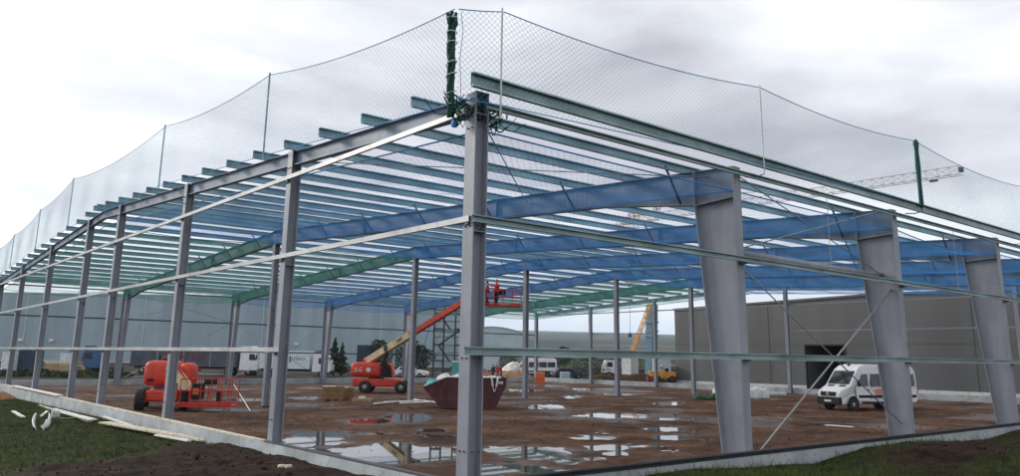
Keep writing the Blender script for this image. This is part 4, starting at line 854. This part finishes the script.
MB().rbox(l2(atd(630, 366, 108)), (1.5, 1.7, 2.3), .05).build('ballast', 'concrete_light', t)
for k in range(1, 6): MB().box(-.78, .78, -.88, .88, 0, .03).build('ballast_slab', 'concrete', t); t.children[-1].location = l2(atd(630, 366, 108))+Vector((0, 0, -1.15+k*.4))
MB().box(-2.4, 2.4, -.35, .35, .25, .7).box(-.35, .35, -2.4, 2.4, .25, .7).build('base_cross', 'crane_yellow', t)
for x, y in ((2.3, 0), (-2.3, 0), (0, 2.3), (0, -2.3)): MB().lathe([(.45, -.05), (.45, .05), (.1, .1), (.1, .3)], (x, y, 0), (0, 0, 1), 12).build('outrigger_pad', 'dark_steel', t)
hk = l2(atd(630, 300, 104)); MB().tube(hk, l2(atd(630, 334, 104)), .025, 5).build('hoist_rope', 'dark_steel', t); MB().rbox(l2(atd(630, 335, 104)), (.5, .3, .6), .1).build('hook_block', 'dark_steel', t)
# site dumper
A = atd(664, 380, 97); t = vthing('site_dumper', 'orange site dumper with a pale canopy beside the crane', 'dumper', Vector((A.x, A.y, 0)))
MB().rbox((.6, 0, .95), (1.5, 1.3, .8), .1).build('engine_body', 'crane_yellow', t); c = MB(); c.poly([(-1.5, -.8, .6), (-.2, -.8, .6), (.0, -.8, 1.5), (-1.9, -.8, 1.35)], 1.6, (0, 1, 0)); c.build('tipping_skip', 'crane_yellow', t)
MB().box(-.3, 1.3, -.7, .7, 2.05, 2.15).build('canopy', 'cream', t)
for x in (-.2, 1.2):
    for y in (-.6, .6): MB().tube((x, y, 1.2), (x, y, 2.05), .04, 6).build('canopy_post', 'black', t)
MB().rbox((.35, 0, 1.5), (.45, .5, .5), .08).build('seat', 'black', t)
for x in (-.9, .9):
    for y in (-.75, .75): wheel(t, (x, y, .45), (0, 1, 0), .45, .3, 'text_red')
for k in range(3):
    A = atd(648.5+k*3.6, 381, 95); o = MB().lathe([(.24, 0), (.26, .05), (.25, .3), (.265, .32), (.25, .34), (.25, .8), (.22, .86)], (0, 0, 0), (0, 0, 1), 14).build('drum', 'text_red' if k < 2 else 'box_white', None, True)
    o.location = (A.x, A.y, 0); tag(o, 'red drum standing beside the orange site dumper' if k < 2 else 'white drum between the red ones and the orange site dumper', 'drum', 'drums by the dumper')
# vehicles parked beyond the far corner
A = atd(554, 372, 120); van((A.x-dl.x*3.0, A.y-dl.y*3.0, 0), RZV+math.pi-.1, 'plain white van parked beyond the far corner of the hall', False)
def car(px, d, m, label, dr=0.):
    A = atd(px, 375, d); t = vthing('car', label, 'car', Vector((A.x, A.y, 0)), dr)
    PR = [(-2.1, .35), (-2.15, .8), (-1.9, 1.0), (-1.45, 1.42), (.2, 1.46), (.95, 1.02), (1.95, .85), (2.1, .6), (2.05, .32)]; b = MB(); b.poly([(x, -.85, z) for x, z in PR], 1.7, (0, 1, 0)); bd = b.build('body', m, t)
    mo = bd.modifiers.new('b', 'BEVEL'); mo.width = .07; mo.segments = 2
    MB().poly([(-1.5, -.853, 1.0), (.75, -.853, 1.0), (.15, -.853, 1.38), (-1.3, -.853, 1.36)], .01, (0, -1, 0)).build('side_window', 'glass_dark', t); MB().poly([(.32, -.7, 1.40), (.32, .7, 1.40), (.93, .74, 1.06), (.93, -.74, 1.06)], .012, (.5, 0, .8)).build('windscreen', 'glass_dark', t)
    for x in (-1.3, 1.3):
        for y in (-.8, .8): wheel(t, (x, y, .32), (0, 1, 0), .32, .22)
    for y in (-.6, .6): MB().rbox((2.06, y, .72), (.1, .3, .14), .03).build('headlight', 'lamp_clear', t)
    return t
car(568, 112, 'navy', 'dark blue car parked behind the caged white tank', .2); car(412, 104, 'white_paint', 'white car parked behind the scaffold tower', -.2)
A = atd(540, 376, 90); t = vthing('water_barrier', 'orange plastic barrier standing before the plain white van', 'barrier', Vector((A.x, A.y, 0)))
MB().rbox((0, 0, .62), (1.1, .45, 1.2), .1).build('shell', 'orange_plastic', t, True); MB().box(-.62, .62, -.28, .28, 0, .14).build('foot', 'orange_plastic', t)
A = atd(565, 377, 94); t = vthing('tank_container', 'caged white liquid tank on a pallet beyond the hall', 'tank', Vector((A.x, A.y, 0)))
MB().rbox((0, 0, .68), (1.12, .95, 1.0), .08).build('bottle', 'box_white', t); cg = MB()
for k in range(7):
    x = -.58+1.16*k/6
    for y in (-.5, .5): cg.tube((x, y, .15), (x, y, 1.2), .014, 4)
for k in range(5):
    z = .2+k*.25
    for y in (-.5, .5): cg.tube((-.58, y, z), (.58, y, z), .014, 4)
cg.build('cage', 'galv', t); MB().box(-.6, .6, -.52, .52, 0, .14).build('pallet', 'wood', t); MB().lathe([(.14, 0), (.14, .08)], (0, 0, 1.18), (0, 0, 1), 12).build('lid', 'black', t)
A = atd(602, 378, 122); t = vthing('flatbed_truck', 'dark flatbed truck with a white cab left of the crane ballast', 'truck', Vector((A.x, A.y, 0)))
c = MB(); c.poly([(0, -1.1, .7), (1.9, -1.1, .7), (1.9, -1.1, 2.6), (.5, -1.1, 2.6), (.1, -1.1, 1.7)], 2.2, (0, 1, 0)); cb = c.build('cab', 'white_paint', t); MB().poly([(.55, -1.104, 1.6), (1.5, -1.104, 1.6), (1.5, -1.104, 2.3), (.75, -1.104, 2.3)], .012, (0, -1, 0)).build('door_window', 'glass_dark', cb)
MB().box(2.0, 6.5, -1.15, 1.15, .9, 1.3).build('load_bed', 'dark_steel', t); MB().rbox((3.4, 0, 1.8), (2.2, 1.8, 1.0), .15).build('load', 'truck_grey', t)
for x in (1.0, 5.0):
    for y in (-1.0, 1.0): wheel(t, (x, y, .45), (0, 1, 0), .45, .3)
container(656, 671, 357, 367, 106, 'box_white', 'pale blue site container behind the dumper', 'site_container')

# ---- trees and shrubs
def tree(p, h, r, label, kind='conifer', m='leaf', n=2200, group=None, trunk=True, cat='tree', name=None):
    t = thing(name or ('conifer' if kind == 'conifer' else ('shrub' if not trunk else 'tree')), label, cat, p, random.uniform(0, 6), group)
    tb = MB(); tb.tube((0, 0, -.1), (.05, .03, h*.85), .045*h**.8 if trunk else .04, 8, .015)
    for k in range(9):
        a = k*2.4; z = h*(.25+.065*k); q = r*(1-z/h)*.8 if kind == 'conifer' else r*.6; tb.tube((.03, .02, z), (q*math.cos(a), q*math.sin(a), z+(.05 if kind == 'conifer' else .25)*h*.4), .012*h**.6, 5, .006)
    tb.build('trunk', 'bark', t)
    V = []; cl = [(rng.uniform(-1, 1), rng.uniform(-1, 1), rng.uniform(.1, 1)) for _ in range(16)]
    z = rng.uniform(.12 if kind == 'conifer' else (.3 if trunk else .03), 1, n)
    if kind == 'conifer': rad = r*(1-z)**.8*(.75+.35*np.sin(z*38))*np.sqrt(rng.uniform(.1, 1, n))
    else: rad = r*np.sqrt(np.clip(1-((z-.6)/.42)**2, .02, 1))*np.cbrt(rng.uniform(.05, 1, n)) if trunk else r*np.sqrt(np.clip(1-z**2, .02, 1))*np.sqrt(rng.uniform(.05, 1, n))
    A = rng.uniform(0, 6.283, n); C = np.stack([rad*np.cos(A)*(1+.25*np.sin(3*A+z*9)), rad*np.sin(A)*(1+.25*np.cos(2*A+z*7)), z*h], 1)
    C += (fbm(C[:, 0]*1.3+50, C[:, 2]*1.3+50, 13)[:, None]-.5)*.5*r
    s = rng.uniform(.07, .15, n)*max(1., h/4); D1 = rng.normal(0, 1, (n, 3)); D1 /= np.linalg.norm(D1, axis=1)[:, None]; D2 = np.cross(D1, rng.normal(0, 1, (n, 3))); D2 /= np.linalg.norm(D2, axis=1)[:, None]+1e-6
    V = np.stack([C-D1*s[:, None], C+D2*s[:, None]*.6, C+D1*s[:, None], C-D2*s[:, None]*.6], 1).reshape(-1, 3)
    rawmesh('crown', V, np.arange(4*n).reshape(-1, 4), m, t)
    return t
def tp3(px, d): A = atd(px, 375, d); return (A.x, A.y, 0)
tree(tp3(333, 106), 4.9, 1.3, 'taller dark conifer beside the dark blue container'); tree(tp3(341, 106), 4.3, 1.2, 'shorter dark conifer nearest the dark blue container')
tree(tp3(379, 108), 4.7, 1.6, 'round dark tree on the right of the dark blue container', 'broad'); tree(tp3(409, 108), 4.6, 2.0, 'round dark tree behind the raised boom of the lift', 'broad'); tree(tp3(419, 108), 4.2, 1.7, 'round dark tree beside the scaffold tower', 'broad')
tree(tp3(563.5, 170), 5.2, 1.6, 'small lone tree against the hills', 'broad')
for px, d, h, r in ((508, 128, 3.9, 2.2), (516, 126, 3.4, 2.0), (580, 120, 3.0, 3.2), (592, 122, 2.8, 3.4), (604, 124, 3.4, 2.6), (616, 128, 3.0, 3.0), (641, 130, 3.6, 2.6), (664, 132, 3.8, 3.0), (553, 126, 2.4, 2.8)):
    tree(tp3(px, d), h, r, 'dark green bush in the hedge beyond the far gable', 'broad', 'leaf_b', 1000, 'hedge bushes beyond the hall', False, 'bush')
for k, px in enumerate(range(-2, 128, 9)):
    tree(tp3(px, 86+random.uniform(-3, 4)), random.uniform(.6, 1.1), random.uniform(.7, 1.2), 'low weedy shrub along the far plinth before the warehouse yard', 'broad', 'leaf_b', 350, 'weedy shrubs before the yard', False, 'shrub')

# ---- heaps
def heap(name, label, p, sx, sy, h, m, seed, dr=0.):
    n = 22; a, b = np.meshgrid(np.linspace(-1, 1, n), np.linspace(-1, 1, n), indexing='ij'); r_ = np.sqrt(a*a+b*b)
    z = h*np.clip(1-r_**1.6, 0, 1)*(.6+.8*fbm(a*2.2+5, b*2.2+5, seed)) - .05; i = np.arange(n*n).reshape(n, n)
    F = np.stack([i[:-1, :-1].ravel(), i[1:, :-1].ravel(), i[1:, 1:].ravel(), i[:-1, 1:].ravel()], 1)
    o = rawmesh(name, np.stack([a.ravel()*sx, b.ravel()*sy, z.ravel()], 1), F, m, smooth=True); o.location = p; o.rotation_euler = (0, 0, RZV+dr); return tag(o, label, 'heap')
mat('spoil', (.26, .13, .06), .95, vary=.35, scale=1.5, bump=.8, bscale=5); mat('chalk', (.60, .57, .50), .9, vary=.25, scale=1.5, bump=.6, bscale=5)
heap('soil_heap', 'orange brown soil heap behind the people', tp3(511, 116), 3.2, 2.2, 1.0, 'spoil', 4); heap('gravel_heap', 'pale gravel heap behind the orange brown soil', tp3(516, 121), 3.4, 2.5, 1.9, 'chalk', 6)
heap('soil_heap', 'reddish soil heap at the edge of the skip', tp3(483, 112), 1.5, 1.2, 1.2, 'spoil', 9); heap('soil_heap', 'dark soil heap under the crane', tp3(640, 99), 4.2, 2.0, 1.1, 'soil', 11); heap('soil_heap', 'low soil heap beside the dark flatbed truck', tp3(607, 98), 3.4, 1.6, 1.0, 'soil', 12)
heap('rubble_heap', 'reddish rubble heap at the far end of the gable plinth', (-1.5, 45.5, -.1), 1.3, 1.0, .55, 'spoil', 15)

# ---- goods on the hall floor
def crate(p, dr, sx, sy, sz, label):
    t = thing('wooden_crate', label, 'crate', p, RZV+dr)
    for s in (-1, 1):
        for k in range(3):
            z0 = .1+(sz-.1)*k/3+.012; z1 = .1+(sz-.1)*(k+1)/3-.012
            MB().box(-sx/2, sx/2, s*sy/2-.012, s*sy/2+.012, z0, z1).build('board', 'cardboard', t); MB().box(s*sx/2-.012, s*sx/2+.012, -sy/2+.02, sy/2-.02, z0, z1).build('board', 'cardboard', t)
    MB().box(-sx/2+.02, sx/2-.02, -sy/2+.02, sy/2-.02, .08, .12).build('base', 'wood', t); sk_ = MB()
    for x in (-sx*.4, 0, sx*.4): sk_.box(x-.05, x+.05, -sy/2, sy/2, 0, .08)
    sk_.build('runners', 'wood', t); l_ = MB().box(-sx/2-.03, sx*.1, -sy/2-.03, sy/2+.03, sz, sz+.03).build('lid', 'wood_pale', t)
    return t
p_ = gp(333, 400.5); crate((p_.x, p_.y, gz(p_.x, p_.y)-.02), .12, 1.25, 1.0, .85, 'orange brown wooden crate half lidded beside the raised boom lift'); p_ = gp(346, 399.5); crate((p_.x, p_.y, gz(p_.x, p_.y)-.02), -.1, .8, .8, .72, 'smaller wooden crate pushed against the half lidded one')
p_ = gp(362, 401.5); t = vthing('pallet', 'low dark pallet with a white packet between the crates and the white pipes', 'pallet', Vector((p_.x, p_.y, gz(p_.x, p_.y)-.02)), .1)
for k in range(5): MB().box(-.6, .6, -.5+k*.22, -.5+k*.22+.12, .12, .145).build('slat', 'wood', t)
for y in (-.45, 0, .4): MB().box(-.6, .6, y-.04, y+.04, 0, .12).build('runner', 'wood', t)
tag(MB().rbox((p_.x, p_.y, gz(p_.x, p_.y)+.2), (.34, .3, .16), .03).build('packet', 'white_board'), 'small white packet lying on the low dark pallet', 'packet')
for k, (a, b) in enumerate((((374, 405.5), (398, 403.5)), ((384, 404), (425, 402.3)), ((400, 405), (452, 403.0)), ((412, 401), (440, 405)))):
    A, B = gp(*a), gp(*b); tag(MB().tube((A.x, A.y, .10), (B.x, B.y, .10), .055, 8).build('pipe', 'white_board', None, True), 'white pipe lying on the mud by the skip', 'pipe', 'white pipes on the mud')
def bag(p, dr, s, label, m='sheet_white'):
    t = thing('bulk_bag', label, 'bulk bag', p, RZV+dr, 'bulk bags before the dark shed'); b = MB().rbox((0, 0, s*.42), (s, s, s*.84), s*.2, 3, .9).build('sack', m, t, True)
    for sx in (-1, 1):
        for sy in (-1, 1): MB().path([(sx*s*.38, sy*s*.38, s*.78), (sx*s*.30, sy*s*.30, s*.98), (sx*s*.18, sy*s*.36, s*.80)], .022, 5).build('strap', m, t)
for k, (px, py, s) in enumerate(((747, 397.5, .85), (754, 399, 1.0), (763, 399, .95), (758, 395.5, .8), (719, 397.5, .85))):
    p_ = gp(px, py); bag((p_.x, p_.y, gz(p_.x, p_.y)-.03), random.uniform(-.4, .4), s, 'white bulk bag slumped on the mud in front of the dark shed' if k < 4 else 'white bulk bag beside the green tarpaulin')
p_ = gp(706, 400); rag('tarpaulin', 'tarp_green', 'dark green tarpaulin heaped on the mud before the dark shed', 'tarpaulin', (p_.x, p_.y, .05), 0, .85, .6, .95, 17)
p_ = gp(772, 397); tag(MB().tube((p_.x-.9, p_.y+.7, .22), (p_.x+.9, p_.y-.7, .22), .18, 12).build('drain_pipe', 'concrete_light', None, True), 'pale drain pipe lying beside the bulk bags', 'pipe')
for (a, b, wd, m, lab) in (((812, 425), (836, 424), .2, 'dark_steel', 'dark wet board lying on the mud before the minibus'), ((826, 426), (853, 428), .3, 'white_board', 'pale board lying on the mud before the minibus'), ((232, 382), (250, 412), .05, 'white_board', 'pale pole dropped on the mud beside the lowered basket')):
    A, B = gp(*a), gp(*b); z = max(gz(A.x, A.y), gz(B.x, B.y))+.03; tag(MB().bar((A.x, A.y, z), (B.x, B.y, z), wd, .03).build('board', m), lab, 'board')
# boards and strips thrown down on the grass outside the gable plinth
def ground_board(a, b, wd, th, m, lab, nm='plank', lift=.04, grp=None):
    A, B = gp(*a, .1), gp(*b, .1); mid = (A+B)/2; za, zb = gz(A.x, A.y)+lift, gz(B.x, B.y)+lift
    o = MB().bar((A.x, A.y, za+th/2), (B.x, B.y, zb+th/2), wd, th).build(nm, m); return tag(o, lab, nm, grp)
ground_board((13, 411), (23, 418.5), .16, .04, 'white_board', 'short white plank lying alone on the grass near the rubble heap')
ground_board((47.5, 410), (41, 416.5), .12, .03, 'white_board', 'small white offcut beside the curved strips on the grass')
for k, (a, b) in enumerate((((40, 403.5), (90, 423)), ((53, 409.5), (95, 421)), ((56, 412), (91, 424)))): ground_board(a, b, .14, .05, 'white_board' if k else 'wood_pale', 'long pale plank in the loose bundle against the gable plinth', 'plank', .05+.05*k, 'planks bundled at the plinth')
ground_board((103, 419), (131, 428.5), .13, .05, 'white_board', 'white batten leaning on the plinth beside the broad board', 'batten', .12); ground_board((104, 426), (208, 443), .42, .05, 'wood_pale', 'long broad pale board lying along the gable plinth', 'board', .14); ground_board((156, 437), (189, 448.5), .12, .05, 'white_board', 'white batten sticking out under the broad board', 'batten', .05)
ground_board((60, 419), (82, 417.5), .1, .03, 'wood_pale', 'thin pale lath crossing the grass before the plank bundle', 'lath', .03)
for a, b, s, lab in (((36.5, 430), (35, 412.5), 1, 'curved white plastic strip standing up from the grass'), ((43, 430), (51.5, 412.5), -1, 'white plastic strip bowed the other way on the grass')):
    A, B = gp(*a, .1), gp(*b, .1); up_v = Vector((0, 0, 1)); o = MB(); pts = []
    for k in range(9):
        f = k/8; P = A.lerp(B, f*.6); pts.append((P.x-s*.10*math.sin(f*3.1)*dl.x, P.y-s*.10*math.sin(f*3.1)*dl.y, gz(P.x, P.y)+.03+.22*f**1.3))
    for k in range(8): wd = .24*(1-k/8.5)+.03; o.prism([(-wd/2, -.012), (wd/2, -.012), (wd/2, .012), (-wd/2, .012)], pts[k], pts[k+1], (1, -.3, .8), [(-wd*.44, -.012), (wd*.44, -.012), (wd*.44, .012), (-wd*.44, .012)])
    tag(o.build('plastic_strip', 'white_board'), lab, 'strip')
A = gp(55, 417.5, .1); tag(MB().rbox((A.x, A.y, gz(A.x, A.y)+.14), (.3, .25, .3), .03).build('bucket_block', 'concrete_light'), 'small grey concrete block on the grass by the curved strips', 'block')
for k, (px, py) in enumerate(((281, 473), (288, 474.5), (703, 470), (800, 459))):
    A = gp(px, py, .15); z = gz(A.x, A.y); tag(MB().rbox((A.x, A.y, z+.03), (.16, .11, .09), .03).build('stone', 'wood_pale'), 'pale stone lying on the bare soil outside the plinth', 'stone', 'stones on the soil')
rail_b = MB().box(-.45, -.15, 34, 47.5, .55, .60).build('coping_board', 'white_board'); tag(rail_b, 'white board laid on top of the far end of the gable plinth', 'board')

# clods and stones scattered on the bare soil (too many and too small to count)
n = 3000; X = np.concatenate([rng.uniform(-9, -.45, n//2), rng.uniform(4, 34, n//2)]); Y = np.concatenate([rng.uniform(-1, 20, n//2), rng.uniform(-7, -.45, n//2)])
i = np.searchsorted(axes[0], X); j = np.searchsorted(axes[1], Y); keep = (grassy[i, j] < .5); X, Y, Zc = X[keep], Y[keep], Zg[i, j][keep]; n = len(X)
base = np.array([(1, 0, 0), (-1, 0, 0), (0, 1, 0), (0, -1, 0), (0, 0, 1), (0, 0, -1)], float); s_ = rng.gamma(2., .011, n)+.006
V = base[None]*s_[:, None, None]*rng.uniform(.6, 1.3, (n, 6, 1)); V = V + np.stack([X, Y, Zc+s_*.3], 1)[:, None, :]
T = np.array([(0, 2, 4), (2, 1, 4), (1, 3, 4), (3, 0, 4), (2, 0, 5), (1, 2, 5), (3, 1, 5), (0, 3, 5)])
tag(rawmesh('soil_clods', V.reshape(-1, 3), (T[None]+6*np.arange(n)[:, None, None]).reshape(-1, 3), 'soil'), 'crumbled clods scattered over the bare soil outside the plinth', 'soil', kind='stuff')

# ------------------------------------------------------------------ haze in the air between the hall and the hills
hz = bpy.data.materials.new('haze'); hz.use_nodes = True; t_ = hz.node_tree; t_.nodes.remove(t_.nodes['Principled BSDF']); pv = t_.nodes.new('ShaderNodeVolumePrincipled')
pv.inputs['Color'].default_value = (.72, .85, 1.0, 1); pv.inputs['Density'].default_value = 1.5e-4; pv.inputs['Anisotropy'].default_value = .2
t_.links.new(pv.outputs[0], t_.nodes['Material Output'].inputs['Volume']); MATS['haze'] = hz
hb = MB().box(-9600, 9600, -9600, 9600, -8, 420).build('haze', 'haze'); tag(hb, 'thin pale haze filling the air out to the hills', 'haze', kind='stuff')
S.cycles.volume_bounces = 1

n = 3500; X = rng.uniform(.5, 40, n); Y = rng.uniform(.5, 40, n); i = np.searchsorted(axes[0], X); j = np.searchsorted(axes[1], Y); keep = Zg[i, j] > WL+.03
X, Y, Zc = X[keep], Y[keep], Zg[i, j][keep]; n = len(X); s_ = rng.gamma(2., .008, n)+.008
V = base[None]*s_[:, None, None]*rng.uniform(.6, 1.3, (n, 6, 1)); V = V + np.stack([X, Y, Zc+s_*.2], 1)[:, None, :]
mat('mud_clod', (.085, .040, .022), .9, vary=.4, scale=2, spec=.15)
tag(rawmesh('mud_lumps', V.reshape(-1, 3), (T[None]+6*np.arange(n)[:, None, None]).reshape(-1, 3), 'mud_clod'), 'churned lumps of brown mud across the hall floor', 'mud', kind='stuff')
